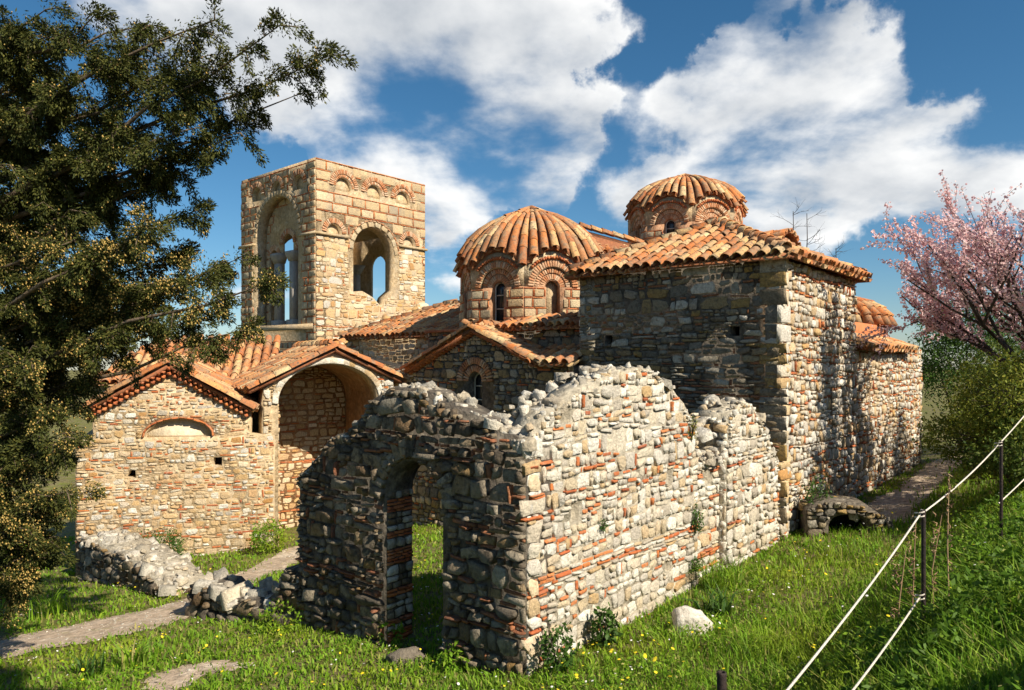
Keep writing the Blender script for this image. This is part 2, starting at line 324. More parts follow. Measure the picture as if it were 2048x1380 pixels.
# ------------------------------------------------------------------ masonry
def inside(p, poly):
    x, y = p; c = False; j = len(poly)-1
    for i in range(len(poly)):
        xi, yi = poly[i]; xj, yj = poly[j]
        if (yi > y) != (yj > y) and x < (xj-xi)*(y-yi)/(yj-yi)+xi: c = not c
        j = i
    return c
def arch(u0, u1, vb, vs, n=12, rise=None):
    c = (u0+u1)/2; r = (u1-u0)/2; rise = r if rise is None else rise
    return [(u0, vb)] + [(c - r*math.cos(math.pi*i/n), vs + rise*math.sin(math.pi*i/n)) for i in range(n+1)] + [(u1, vb)]
def panel(t, name, fr, poly, holes, thick, m, parent=None):
    """wall slab with a real outline, openings and thickness"""
    loops = [list(poly)] + [list(h) for h in holes]
    tri = tessellate_polygon([[Vector((u, v, 0)) for u, v in lp] for lp in loops])
    pts = [p for lp in loops for p in lp]; n = len(pts)
    V = [fr @ Vector((u, v, 0)) for u, v in pts] + [fr @ Vector((u, v, -thick)) for u, v in pts]
    F = []
    for a, b, c in tri:
        (x0, y0), (x1, y1), (x2, y2) = pts[a], pts[b], pts[c]
        if (x1-x0)*(y2-y0)-(x2-x0)*(y1-y0) < 0: b, c = c, b
        F.append((a, b, c)); F.append((n+a, n+c, n+b))
    k = 0
    for li, lp in enumerate(loops):
        ar = sum(lp[i][0]*lp[(i+1) % len(lp)][1]-lp[(i+1) % len(lp)][0]*lp[i][1] for i in range(len(lp)))
        for i in range(len(lp)):
            a, b = k+i, k+(i+1) % len(lp)
            F.append((a, n+a, n+b, b) if (ar > 0) == (li == 0) else (b, n+b, n+a, a))
        k += len(lp)
    return t.part(name, [tuple(v) for v in V], F, m, parent=parent)
def put(t, kind, key, fr, u, v, w, h, dep, m, rot=0.0, parent=None, sink=0.0):
    M = fr @ Matrix.Translation((u, v, -sink)) @ Matrix.Rotation(rot, 4, 'Z') @ Matrix.Diagonal((w, h, dep, 1))
    t.add(kind, key, M, m, math.sqrt(abs(w*h)), parent)
def rubble(t, fr, poly, holes, seed, h=(.10, .24), w=(.10, .34), dep=(.012, .05), m='stone_pale', bm='brick', pb=.28, pc=.12, parent=None, accept=None, split=.2, fat=1.0, mixm=None, wave=1.0):
    q = random.Random(seed)
    us = [p[0] for p in poly]; vss = [p[1] for p in poly]; u0, u1, v0, v1 = min(us), max(us), min(vss), max(vss)
    def ok(u, v, ww, hh):
        for su, sv in ((0, 0), (-.46, -.46), (.46, -.46), (.46, .46), (-.46, .46)):
            p = (u+su*ww, v+sv*hh)
            if not inside(p, poly): return False
            for ho in holes:
                if inside(p, ho): return False
        return accept is None or accept(u, v)
    def one(kind, u, v, ww, hh, mm, lev=0):
        if ww < .025 or hh < .018: return
        if not ok(u, v, ww, hh):
            if lev < 2 and kind == 'stone':
                for su, sv in ((-.25, -.25), (.25, -.25), (-.25, .25), (.25, .25)): one(kind, u+su*ww, v+sv*hh, ww*.5, hh*.5, mm, lev+1)
            return
        d = q.uniform(*dep)
        if kind == 'brick': put(t, 'brick', 'b%d' % q.randrange(12), fr, u, v, ww, hh, d*q.uniform(.7, 1.1), mm, q.gauss(0, .04), parent)
        else: put(t, 'stone', 's%d' % q.randrange(40), fr, u, v, ww*1.03*fat, hh*1.03*fat, d*(1.15 if ww*hh > .035 else 1), mm, q.gauss(0, .07) + (math.pi if q.random() < .5 else 0), parent)
    def curve():
        a1, a2, p1, p2, k1, k2 = q.uniform(.4, 1), q.uniform(.3, 1), q.random()*6, q.random()*6, q.uniform(1.2, 2.2), q.uniform(3.2, 5.5)
        return lambda u: wave*(.035*a1*math.sin(u*k1+p1) + .022*a2*math.sin(u*k2+p2))
    v = v0 - .05; lo = curve()
    while v < v1:
        if q.random() < pc:                      # a levelling course of thin bricks, broken here and there
            u = u0; hh = q.uniform(.03, .045); on = q.random() < .8
            while u < u1:
                ww = min(q.uniform(.10, .32), u1-u)
                if q.random() < .16: on = not on
                if on and q.random() < .92: one('brick', u+ww/2, v+hh/2+lo(u+ww/2), ww-.01, hh, bm)
                else: one('stone', u+ww/2, v+hh/2+lo(u+ww/2), ww-.01, hh, m)
                u += ww
            v += hh+.012; continue
        rh0 = q.uniform(*h); hi = curve(); u = u0
        while u < u1:
            ww = q.uniform(*w)*(.7+.5*rh0/h[1])
            if q.random() < .12: ww *= 1.5
            if u1-u-ww < w[0]*.6: ww = u1-u
            um = u+ww/2; bot = v+lo(um); topv = v+rh0+hi(um); rh = topv-bot; c = (bot+topv)/2; r = q.random()
            if rh < .035: u += ww; continue
            mm = m if not mixm or q.random() > mixm[1] else mixm[0]
            if r < split and rh > .10:
                k = q.uniform(.32, .68); k2 = q.uniform(.3, .7)
                if ww > .2: one('stone', u+ww*k2/2, bot+rh*k/2, ww*k2-.01, rh*k-.01, mm); one('stone', u+ww*(1+k2)/2, bot+rh*k/2, ww*(1-k2)-.01, rh*k-.01, mm)
                else: one('stone', um, bot+rh*k/2, ww-.012, rh*k-.01, mm)
                one('stone', um, topv-rh*(1-k)/2, ww-.012, rh*(1-k)-.01, m)
            elif r < split+pb*.78:
                bh = q.uniform(.026, .046); rr = rh-bh-.014
                one('stone', um, bot+rr/2, ww-.012, rr, mm); one('brick', u+ww*q.uniform(.4, .6), topv-bh/2, ww*q.uniform(.45, .95), bh, bm)
            elif r < split+pb and ww > .1:
                bw = q.uniform(.028, .045); one('stone', u+(ww-bw)/2-.004, c, ww-bw-.014, rh-.012, mm); one('brick', u+ww-bw/2-.004, c, bw, rh*q.uniform(.5, .95), bm)
            else: one('stone', um, c, ww-.012, rh-.012, mm)
            u += ww
        v += rh0; lo = hi
def cloisonne(t, fr, poly, holes, seed, bh=.27, bw=(.35, .62), dep=(.012, .03), parent=None, accept=None, m='ashlar'):
    """squared blocks framed by thin bricks"""
    q = random.Random(seed); us = [p[0] for p in poly]; vv = [p[1] for p in poly]; v = min(vv)
    def ok(u, v, ww, hh):
        for su, sv in ((0, 0), (-.42, -.42), (.42, -.42), (.42, .42), (-.42, .42)):
            p = (u+su*ww, v+sv*hh)
            if not inside(p, poly) or any(inside(p, h) for h in holes): return False
        return accept is None or accept(u, v)
    while v < max(vv):
        u = min(us); hh = bh*q.uniform(.9, 1.1)
        while u < max(us):                       # brick bed
            ww = min(q.uniform(.2, .36), max(us)-u)
            if ww > .05 and ok(u+ww/2, v+.02, ww, .03): put(t, 'brick', 'b%d' % q.randrange(12), fr, u+ww/2, v+.02, ww-.01, .034, q.uniform(*dep), 'brick', 0, parent)
            u += max(ww, .05)
        v += .045; u = min(us) + .01
        while u < max(us)-.05:
            ww = min(q.uniform(*bw), max(us)-u-.01)
            if max(us)-u-ww < .18: ww = max(us)-u-.012
            if ok(u+ww/2, v+hh/2, ww, hh): put(t, 'block', 'a%d' % q.randrange(10), fr, u+ww/2, v+hh/2, ww-.012, hh-.012, q.uniform(*dep)*1.2, m, q.gauss(0, .008), parent)
            elif ok(u+ww/4, v+hh/2, ww/2, hh): put(t, 'block', 'a%d' % q.randrange(10), fr, u+ww/4, v+hh/2, ww/2-.012, hh-.012, q.uniform(*dep)*1.2, m, 0, parent)
            elif ok(u+ww*.75, v+hh/2, ww/2, hh): put(t, 'block', 'a%d' % q.randrange(10), fr, u+ww*.75, v+hh/2, ww/2-.012, hh-.012, q.uniform(*dep)*1.2, m, 0, parent)
            u += ww
            if q.random() < .8 and ok(u+.022, v+hh/2, .03, hh): put(t, 'brick', 'b%d' % q.randrange(12), fr, u+.022, v+hh/2, .03, hh-.02, q.uniform(*dep), 'brick', 0, parent)
            u += .045
        v += hh
def voussoirs(t, fr, cu, cv, r0, r1, seed, dep=.05, pitch=.062, m='voussoir', a0=0, a1=180, parent=None, kind='brick', sy=1.0):
    q = random.Random(seed); n = max(5, int(R(a1-a0)*(r0+r1)/2/pitch))
    for i in range(n):
        an = R(a0 + (a1-a0)*(i+.5)/n); rm = (r0+r1)/2; w = R(a1-a0)*rm/n*.80
        put(t, kind, 'b%d' % q.randrange(12), fr, cu+rm*math.cos(an), cv+rm*math.sin(an)*sy, (r1-r0)*q.uniform(.93, 1.0), w, dep*q.uniform(.8, 1.1), m, an+q.gauss(0, .02), parent)
def crest(t, pts, seed, width, m, size=(.11, .27), per=7.0, n=None, parent=None):
    """loose rubble that tops a ruined wall; pts = (point on the outer edge, inward direction)"""
    q = random.Random(seed); passes = ((1.0, 1.0), (.42, 2.2)) if n is None else ((1.0, 1.0),)
    for (p, d), (p2, d2), (ks, kn) in [(a_, b_, c_) for c_ in passes for a_, b_ in zip(pts, pts[1:])]:
        L = (p2-p).length; k = max(1, int(L*per*max(1, width/.28)*kn))
        for i in range(k):
            f = q.random(); w = q.random()*width
            s = q.uniform(*size)*q.uniform(.55, 1.1)*ks
            c = p.lerp(p2, f) + d*w + Z*(q.uniform(-.12, .03) - .04)
            Rm = Matrix.Rotation(q.random()*6.28, 4, 'Z') @ Matrix.Rotation(q.gauss(0, .35), 4, 'X')
            if s < .2: c = c + Z*.03
            if m == 'stone_pale': mm = 'stone_crest' if q.random() < .8 else 'stone_pale'
            else: mm = m
            if q.random() < .88 or s > .26: t.add('stone', 's%d' % q.randrange(40), Matrix.Translation(c) @ Rm @ Matrix.Rotation(q.gauss(0, .3), 4, 'Y') @ Matrix.Diagonal((s*1.1, s*q.uniform(.6, 1), s*q.uniform(.25, .5), 1)), mm, s*.8, parent)
            else: t.add('stone', 'r%d' % q.randrange(14), Matrix.Translation(c) @ Rm @ Matrix.Diagonal((s, s*q.uniform(.6, 1), s*q.uniform(.4, .75), 1)), mm, s*.8, parent)

# ------------------------------------------------------------------ tiled roofs
def tiles(t, P0, P1, S, poly, seed, pitch=.235, w=.21, ln=.46, parent=None, eave_pans=True, lift=.03):
    """barrel tiles on a slope: P0-P1 eave line, S up-slope unit vector, poly in (along eave, up slope)"""
    q = random.Random(seed); U = (P1-P0); L = U.length; U = U/L; N = U.cross(S).normalized()
    if N.z < 0: N = -N
    us = [p[0] for p in poly]; ss = [p[1] for p in poly]
    n = int(round((max(us)-min(us))/pitch)); u0 = min(us)
    for i in range(n+1):
        u = u0 + (max(us)-u0)*(i+.0)/n
        s = min(ss) - .05; first = True
        while s < max(ss):
            if inside((min(max(u, min(us)+.02), max(us)-.02), s+ln*.45 if not first else s+ln*.5), poly):
                j = q.gauss(0, .035)
                O = P0 + U*(u+q.gauss(0, .008)) + S*(s+q.gauss(0, .022)) + N*(lift+q.uniform(0, .022))
                X = (U+S*j).normalized(); Sv = (S-U*j+N*.03).normalized(); Nv = X.cross(Sv).normalized()
                if Nv.dot(N) < 0: Nv = -Nv
                t.add('tile', 't%d' % q.randrange(4), frame(O, X*w*q.uniform(.94, 1.05), Sv*ln*1.12, Nv*w), 'tile', w*1.5, parent)
                if first and eave_pans:
                    t.add('tile', 'p0', frame(O + U*pitch/2 - N*.005, X*w*1.02, Sv*ln*.9, Nv*w*.8), 'tile', w*.7, parent)
            s += ln*.84; first = False
def slope(t, name, pts, thick, m, parent=None):
    """roof slab from top-surface corners"""
    n = len(pts); nr = (pts[1]-pts[0]).cross(pts[2]-pts[0]).normalized()
    if nr.z < 0: nr = -nr
    V = [tuple(p) for p in pts] + [tuple(p-nr*thick) for p in pts]
    F = [tuple(range(n)), tuple(range(2*n-1, n-1, -1))] + [(i, n+i, n+(i+1) % n, (i+1) % n) for i in range(n)]
    return t.part(name, V, F, m, parent=parent)
def roof_poly(t, name, eave0, eave1, top, seed, parent=None, **kw):
    """slab + tiles; top = list of points above the eave, from the eave1 side to the eave0 side"""
    U = (eave1-eave0).normalized(); n = U.cross(top[0]-eave0).normalized()
    if n.z < 0: n = -n
    S = n.cross(U).normalized()
    if S.z < 0: S = -S
    sl_ = slope(t, name, [eave0, eave1]+list(top), .06, 'terracotta_base', parent)
    poly = [((p-eave0).dot(U), (p-eave0).dot(S)) for p in [eave0, eave1]+list(top)]
    tiles(t, eave0, eave1, S, poly, seed, parent=sl_, **kw)
    return sl_
def ridge_tiles(t, P, Q, seed, w=.26, ln=.42, parent=None):
    q = random.Random(seed); D = Q-P; L = D.length; D = D/L; X = D.cross(Z).normalized(); N = X.cross(D).normalized()
    s = 0
    while s < L:
        t.add('tile', 't%d' % q.randrange(4), frame(P + D*s + N*.02, X*w*q.uniform(.93, 1.05), D*ln*1.1, N*w), 'tile', w*1.4, parent); s += ln*.86
def box(t, name, fr, u0, u1, v0, v1, n0, n1, m, parent=None):
    c = [fr @ Vector((u, v, n)) for n in (n0, n1) for v in (v0, v1) for u in (u0, u1)]
    F = [(0, 2, 3, 1), (4, 5, 7, 6), (0, 1, 5, 4), (2, 6, 7, 3), (0, 4, 6, 2), (1, 3, 7, 5)]
    return t.part(name, [tuple(v) for v in c], F, m, parent=parent)
def window(t, fr, u0, u1, vb, vs, dep=.22, parent=None):
    """glazed arched window set back in its opening: frame bars and panes"""
    f2 = fr @ Matrix.Translation((0, 0, -dep)); r = (u1-u0)/2
    wn = panel(t, 'window', f2, arch(u0, u1, vb, vs), [], .02, 'glass', parent)
    f3 = fr @ Matrix.Translation((0, 0, -dep+.022))
    outer = arch(u0, u1, vb, vs); inner = arch(u0+.04, u1-.04, vb+.04, vs)
    panel(t, 'frame', f3, outer, [inner], .02, 'frame', wn)
    h = vs+r-vb
    for k in (.36, .68): box(t, 'glazing_bar', f3, u0+.04, u1-.04, vb+h*k-.014, vb+h*k+.014, -.018, .004, 'frame', wn)
def recess(t, fr, poly, dep, m, name='recess', parent=None):
    return panel(t, name, fr @ Matrix.Translation((0, 0, -dep)), poly, [], .05, m, parent)
def DF(a): return frame(Wp(a, 0), -B, Z, -A)      # faces in shade, u = -b
def LF(b): return frame(Wp(0, b), A, Z, -B)       # faces in the sun, u = a
def FR(P0, P1):
    U = (P1-P0); U.z = 0; U.normalize(); return frame(P0, U, Z, U.cross(Z))
def jag(pts, seed, step=.16, amp=.05):
    q = random.Random(seed); out = []
    for (x0, y0), (x1, y1) in zip(pts, pts[1:]):
        n = max(1, int(math.hypot(x1-x0, y1-y0)/step))
        for i in range(n):
            f = i/n; out.append((x0+(x1-x0)*f + q.uniform(-amp, amp)*.4, y0+(y1-y0)*f + q.uniform(-amp, amp)))
    return out + [pts[-1]]
def neg(l): return [(-b, z) for b, z in l]

# ================================================================== ground
def build_ground():
    xs = np.concatenate([-np.geomspace(400, 15, 24), np.arange(-14.6, 15, .2), np.geomspace(15, 400, 24)])
    ys = np.concatenate([-np.geomspace(200, 3, 20), np.arange(-2.8, 27, .2), np.geomspace(27.2, 900, 30)])
    X, Y = np.meshgrid(xs, ys); Zg = ground_z(X, Y); nx, ny = len(xs), len(ys)
    V = np.stack([X, Y, Zg], -1).reshape(-1, 3); i = np.arange(nx-1)[None, :] + np.arange(ny-1)[:, None]*nx
    F = np.stack([i, i+1, i+1+nx, i+nx], -1).reshape(-1, 4)
    setp(link('ground', mesh_np('ground', V, F, 'soil', smooth=True)), kind='structure')
PATHS = {
 'left': [(-6.92, 9.69), (-8.6, 10.2), (-8.4, 11.2), (-7.7, 10.95), (-7.0, 11.49), (-5.85, 12.83), (-5.45, 14.36), (-5.24, 17.0), (-4.2, 18.4), (-3.9, 17), (-4.55, 15.39), (-4.74, 13.49), (-4.97, 11.6), (-5.33, 10.55), (-6.07, 9.96)],
 'patch': [(-4.17, 8.03), (-4.25, 8.42), (-3.71, 8.8), (-3.09, 8.79), (-3.11, 8.5), (-3.52, 8.35), (-3.59, 7.99), (-3.71, 7.67)],
 'right': [(6.84, 13.7), (7.4, 15.3), (8.3, 16.3), (9.3, 17.3), (12.04, 20.9), (14, 23), (14.4, 22.4), (11.9, 19.4), (9.65, 16.4), (8.88, 15.5), (7.45, 13.5)]}
def build_paths():
    q = random.Random(8)
    for k, poly in PATHS.items():
        pl = jag(poly+[poly[0]], 5, .22, .09)[:-1]
        x0, x1 = min(p[0] for p in pl), max(p[0] for p in pl); y0, y1 = min(p[1] for p in pl), max(p[1] for p in pl)
        st = .11; nx = int((x1-x0)/st)+2; ny = int((y1-y0)/st)+2; V = []; F = []; idx = {}
        def vid(i, j):
            if (i, j) not in idx:
                x, y = x0+i*st, y0+j*st; idx[(i, j)] = len(V); V.append((x, y, gz(x, y)+.012))
            return idx[(i, j)]
        for i in range(nx):
            for j in range(ny):
                if inside((x0+(i+.5)*st, y0+(j+.5)*st), pl): F.append((vid(i, j), vid(i+1, j), vid(i+1, j+1), vid(i, j+1)))
        setp(link('path' if k != 'patch' else 'bare_earth', mesh_np('path', np.array(V), np.array(F), 'dirt', smooth=True)), kind='structure')
build_ground(); build_paths()

# ================================================================== ruined wall in front
def build_ruin():
    t = Thing('ruined_wall', 'roofless ruined rubble wall with arched doorway at its dark side, nearest the viewer', 'ruin', Wp(0, 0, -.3))
    top = [(-.0, 2.47), (.368, 2.58), (.831, 2.74), (1.332, 2.89), (1.921, 3.02), (2.279, 2.98), (2.526, 2.82), (2.73, 2.57), (3.048, 2.36), (3.494, 2.25), (3.668, 2.06), (3.883, 1.87), (4.154, 1.71)]
    topj = jag(top, 3, .17, .04)
    door = arch(1.24, 2.25, -.25, 1.62, 10)
    fr = DF(0); poly = neg([(4.19, -1.0), (0, -.5)]) ; outline = neg([(4.19, -1.0)]) + neg([(0.0, -1.0)]) + neg(topj)
    dn = neg(door)
    # the doorway reaches the ground, so it is notched into the outline
    out2 = neg([(4.19, -1.0)]) + neg([(2.25, -1.0)]) + neg(door[1:-1][::-1]) + neg([(1.24, -1.0), (0.0, -1.0)]) + neg(topj)
    wd = panel(t, 'wall', fr, out2, [], .42, 'mortar_dark')
    hole = [dn[0], *dn[1:]]
    rubble(t, fr, outline, [neg(arch(1.22, 2.27, -1.2, 1.62, 10))], 11, h=(.08, .22), w=(.09, .30), dep=(.02, .10), m='stone_grey', bm='brick_dark', pb=.34, pc=.28, parent=wd, fat=.96, split=.25)
    voussoirs(t, fr, -1.745, 1.62, .53, .78, 5, dep=.07, pitch=.13, m='stone_grey', kind='stone', parent=wd)
    # left jamb, facing the sun
    fj = LF(2.25); rj = random.Random(5); v = -.35
    while v < 1.6:
        br = rj.random() < .6; hh = rj.uniform(.035, .05) if br else rj.uniform(.06, .15); u = .0
        while u < .40:
            ww = rj.uniform(.08, .2)
            ww = min(ww, .42-u)
            if ww > .05: put(t, 'brick' if br else 'stone', ('b%d' % rj.randrange(12)) if br else 's%d' % rj.randrange(40), fj, u+ww/2, v+hh/2, ww-.012, hh-.012, rj.uniform(.015, .05), 'brick' if br else rj.choice(('stone_pale', 'stone_crest', 'stone_grey')), rj.gauss(0, .05), wd)
            u += ww
        v += hh
    # lit wall
    lt = [(0, 2.46), (.39, 2.80), (.85, 2.92), (1.3, 3.10), (1.61, 3.18), (2.2, 3.22), (2.74, 3.16), (3.09, 3.0), (3.48, 2.72), (3.81, 2.45), (3.91, 2.03)]
    fl = LF(0); ol = [(0, -.6), (3.91, -.6)] + jag(lt[::-1], 9, .17, .04)
    slot = [(.60, 2.63), (.78, 2.63), (.78, 2.80), (.60, 2.80)]
    putlogs = [slot, [(.80, 1.50), (.95, 1.50), (.95, 1.72), (.80, 1.72)], [(3.0, 1.62), (3.14, 1.62), (3.14, 1.84), (3.0, 1.84)], [(2.95, .44), (3.12, .44), (3.12, .60), (2.95, .60)]]
    wl = panel(t, 'wall', fl, ol, putlogs, .34, 'mortar')
    box(t, 'wall_core', fl, .05, 3.9, -.6, 2.35, -.62, -.345, 'mortar', wl)
    lower = lambda u, v: v < 1.28
    rubble(t, fl, ol, putlogs, 21, h=(.09, .19), w=(.08, .24), dep=(.006, .038), m='stone_pale', bm='brick', pb=.30, pc=.42, parent=wl, accept=lower, split=.1, wave=.8)
    rubble(t, fl, ol, putlogs, 22, h=(.07, .20), w=(.06, .24), dep=(.005, .045), m='stone_pale', pb=.30, pc=.04, wave=1.8, parent=wl, accept=lambda u, v: v >= 1.28, split=.3)
    # recessed brick panel and the stub that meets the church
    fn = LF(.16); on = [(3.9, -.5), (4.95, -.5), (4.95, 1.9), (3.9, 1.95)]; hn = [(4.45, 1.43), (4.66, 1.43), (4.66, 1.66), (4.45, 1.66)]
    wn = panel(t, 'wall', fn, on, [hn], .44, 'mortar')
    recess(t, fn, [(4.3, 1.3), (4.8, 1.3), (4.8, 1.8), (4.3, 1.8)], .4, 'void', 'putlog_back', wn)
    rubble(t, fn, on, [hn], 23, h=(.13, .22), w=(.14, .34), dep=(.02, .05), parent=wn, pb=.35, pc=.5, wave=.5)
    rubble(t, frame(Wp(4.94, 0), -B, Z, -A), [(-.16, -.4), (-.02, -.4), (-.02, 1.9), (-.16, 1.9)], [], 27, w=(.07, .14), parent=wn)
    ls = [(4.94, 1.93), (5.03, 2.45), (5.3, 2.62), (5.61, 2.68), (5.95, 2.55), (6.24, 2.36), (6.69, 1.95), (7.1, 1.5)]
    os_ = [(4.94, -.5), (7.15, -.5)] + jag(ls[::-1], 12, .17, .05)
    fs = LF(.02); ws = panel(t, 'wall', fs, os_, [], .6, 'mortar')
    rubble(t, fs, os_, [], 24, h=(.10, .22), w=(.09, .28), dep=(.01, .06), parent=ws, pb=.2, pc=.06, wave=1.6)
    fe = frame(Wp(4.94, 0), -B, Z, -A)                     # end face of the stub, seen above the recess
    rubble(t, fe, [(-.6, 1.85), (0, 1.85), (0, 2.4), (-.6, 2.5)], [], 25, parent=ws, dep=(.03, .09))
    for (lst, d, wdt, sd, mm, n) in ((top, A, .40, 31, 'stone_pale', fr), (lt, B, .62, 32, 'stone_pale', fl), (ls, B, .6, 33, 'stone_pale', fs), ([(3.95, 1.93), (4.9, 1.9)], B, .55, 34, 'stone_pale', fl)):
        pts = [((Wp(0, u, z) if d is A else Wp(u, 0, z)) , d) for u, z in lst]
        crest(t, pts, sd, wdt, mm, per=17, size=(.09, .22) if d is A else (.10, .24))
    # core rubble rising behind the recess, and the inner corner
    crest(t, [(Wp(3.6, .2, 2.25), B), (Wp(5.0, .2, 2.3), B)], 35, .5, 'stone_pale', size=(.15, .36), per=9)
    crest(t, [(Wp(.1, .1, 2.55), B), (Wp(.6, .1, 2.75), B)], 36, .5, 'stone_pale', size=(.14, .32), per=10)
    # stub running to the left
    P0 = Wp(0, 4.15, 0); P1 = Vector((-5.15, 11.45, 0)); f2 = FR(P1, P0); Ls = (P0-P1).length
    st = [(0, -.25), (.5, -.2), (.9, -.34), (1.3, -.2), (1.7, -.28), (2.0, -.05), (2.2, .3), (Ls, .36)]
    o2 = [(0, -1.5), (Ls, -1.5)] + jag(st[::-1], 14, .2, .05)
    w2 = panel(t, 'wall', f2, o2, [], .6, 'mortar_dark')
    rubble(t, f2, o2, [], 26, h=(.14, .28), w=(.12, .34), dep=(.04, .11), m='stone_grey', bm='brick_dark', parent=w2, pb=.1, pc=.04)
    inn = -f2.col[2].to_3d()
    crest(t, [((f2 @ Vector((u, z, 0))), inn) for u, z in st], 37, .58, 'stone_pale', size=(.18, .40), per=8)
    # corner quoins
    q = random.Random(77); z = -.25
    while z < 2.4:
        hh = q.uniform(.10, .26)
        t.add('stone', 's%d' % q.randrange(40), frame(Wp(.10, .0, z+hh/2), A*q.uniform(.18, .42), Z*hh*.95, -B*q.uniform(.03, .055)), 'stone_warm' if q.random() < .3 else 'stone_pale', .25, wl); z += hh
        if q.random() < .35:
            t.add('brick', 'b%d' % q.randrange(12), frame(Wp(q.uniform(.08, .16), .0, z+.022), A*q.uniform(.12, .3), Z*.034, -B*.05), 'brick', .15, wl)
            t.add('brick', 'b%d' % q.randrange(12), frame(Wp(0, .10, z+.022), -B*.2, Z*.034, -A*.05), 'brick_dark', .12, wd); z += .05
    t.finish()
build_ruin()

# ================================================================== church
def drum_dome(name, label, cx, cy, R_, zb, zs, ztop, corner_deg, seed, win):
    """octagonal drum with concentric brick arches and a scalloped tiled dome"""
    c = Vector((cx, cy, 0)); t = Thing(name, label, 'dome', (cx, cy, zb)); q = random.Random(seed)
    ap = R_*math.cos(R(22.5)); hw = R_*math.sin(R(22.5)); ra = hw*.90; crown = zs+ra
    for k in range(8):
        th = R(corner_deg + 22.5 + 45*k); n = Vector((math.cos(th), math.sin(th), 0)); U = Z.cross(n)
        fr = frame(c + n*ap, U, Z, n)
        out = [(-hw, zb), (hw, zb), (hw, zs)] + [(ra*math.cos(math.pi*i/16), zs+ra*math.sin(math.pi*i/16)) for i in range(17)] + [(-hw, zs)]
        r1, r2, r3 = ra*.72, ra*.50, ra*.27
        rec = arch(-r1, r1, zs-.02, zs, 14)
        niche = arch(-r3, r3, zb+.12, zs-.02, 12)
        # outer skin with a stepped arch recess, then the wall behind it
        w0 = panel(t, 'wall', fr, out, [arch(-r1, r1, zs-.04, zs, 14), ] if False else [], .02, 'mortar_brick') if False else None
        stp = [(-hw, zb), (-r3, zb)] + niche[1:-1] + [(r3, zb), (hw, zb), (hw, zs)] + [(ra*math.cos(math.pi*i/16), zs+ra*math.sin(math.pi*i/16)) for i in range(17)] + [(-hw, zs)]
        stp2 = [(-hw, zb), (-r3, zb)] + [(-r3, zs)] + [(-r1, zs)] + [(-r1*math.cos(math.pi*i/14), zs+r1*math.sin(math.pi*i/14)) for i in range(15)][1:-1] + [(r1, zs), (r3, zs), (r3, zb), (hw, zb), (hw, zs)] + [(ra*math.cos(math.pi*i/16), zs+ra*math.sin(math.pi*i/16)) for i in range(17)][0:17] + [(-hw, zs)]
        wall = panel(t, 'wall', fr @ Matrix.Translation((0, 0, -.075)), stp, [], .18, 'mortar_brick')
        cz = zs + ra*.70
        outer = [(-hw, zs)] + [(-r1*math.cos(math.pi*i/14), zs+r1*math.sin(math.pi*i/14)) for i in range(15)] + [(hw, zs), (hw, cz)] + [((ra+.10)*math.cos(R(x)), zs+.04+(ra+.16)*math.sin(R(x))) for x in range(45, 136, 6)] + [(-hw, cz)]
        panel(t, 'arch_band', fr, outer, [], .075, 'mortar_warm', wall)
        panel(t, 'lower_wall', fr, [(-hw, zb), (-r3, zb), (-r3, zs), (-hw, zs)], [], .075, 'mortar_brick', wall)
        panel(t, 'lower_wall', fr, [(r3, zb), (hw, zb), (hw, zs), (r3, zs)], [], .075, 'mortar_brick', wall)
        f1 = fr @ Matrix.Translation((0, 0, -.075))
        voussoirs(t, fr, 0, zs, r1*1.02, ra*.97, seed+k, dep=.035, pitch=.066, parent=wall)
        voussoirs(t, f1, 0, zs, r2*1.03, r1*.97, seed+k+20, dep=.04, pitch=.062, parent=wall)
        voussoirs(t, f1, 0, zs, r3*1.05, r2*.97, seed+k+40, dep=.02, pitch=.055, parent=wall)
        lowp = [(-hw, zb), (hw, zb), (hw, zs-.01), (-hw, zs-.01)]
        cloisonne(t, fr, lowp, [arch(-r3-.01, r3+.01, zb-.2, zs+.3)], seed+k+60, bh=.2, bw=(.18, .32), dep=(.015, .035), parent=wall)
        # dentil bricks that follow the arch
        nd = 19
        for i in range(nd):
            an = R(38 + 104*(i+.5)/nd)
            put(t, 'brick', 'b%d' % q.randrange(12), fr @ Matrix.Translation((0, 0, -.03)), (ra+.05)*math.cos(an), zs+(ra+.05)*math.sin(an), .07, .07, .12, 'brick', an+.78, wall)
        if k in win:
            window(t, fr, -r3, r3, zb+.12, zs-.02, .20, wall)
        else:
            panel(t, 'niche', fr @ Matrix.Translation((0, 0, -.24)), arch(-r3, r3, zb, zs-.02), [], .03, 'ashlar', wall)
    # dome shell and tiles; the eave waves up over each arch
    def eave(th):
        d = ((math.degrees(th) - corner_deg) % 45)/45
        f = math.sin(math.pi*d); return zs + ra*.74 + ra*.74*max(0.0, f)**.8, (R_*math.cos(R(22.5))/math.cos(R((d-.5)*45)))+.09
    def surf(th, s):
        ze, re = eave(th); ze = ze
        a_ = s*math.pi/2; r = re*(.62*math.cos(a_) + .38*(1-s)); z0 = ze + (ztop-ze)*(.62*math.sin(a_) + .38*s)
        return c + Vector((r*math.cos(th), r*math.sin(th), z0))
    nth, ns = 72, 12; V = []; F = []
    for j in range(ns):
        for i in range(nth):
            p = surf(2*math.pi*i/nth, j/ns); V.append(p - Z*.05)
    V.append(c + Z*(ztop-.05))
    for j in range(ns-1):
        for i in range(nth): F.append((j*nth+i, j*nth+(i+1) % nth, (j+1)*nth+(i+1) % nth, (j+1)*nth+i))
    for i in range(nth): F.append(((ns-1)*nth+i, (ns-1)*nth+(i+1) % nth, len(V)-1))
    i0 = len(V)                                               # soffit back to the drum
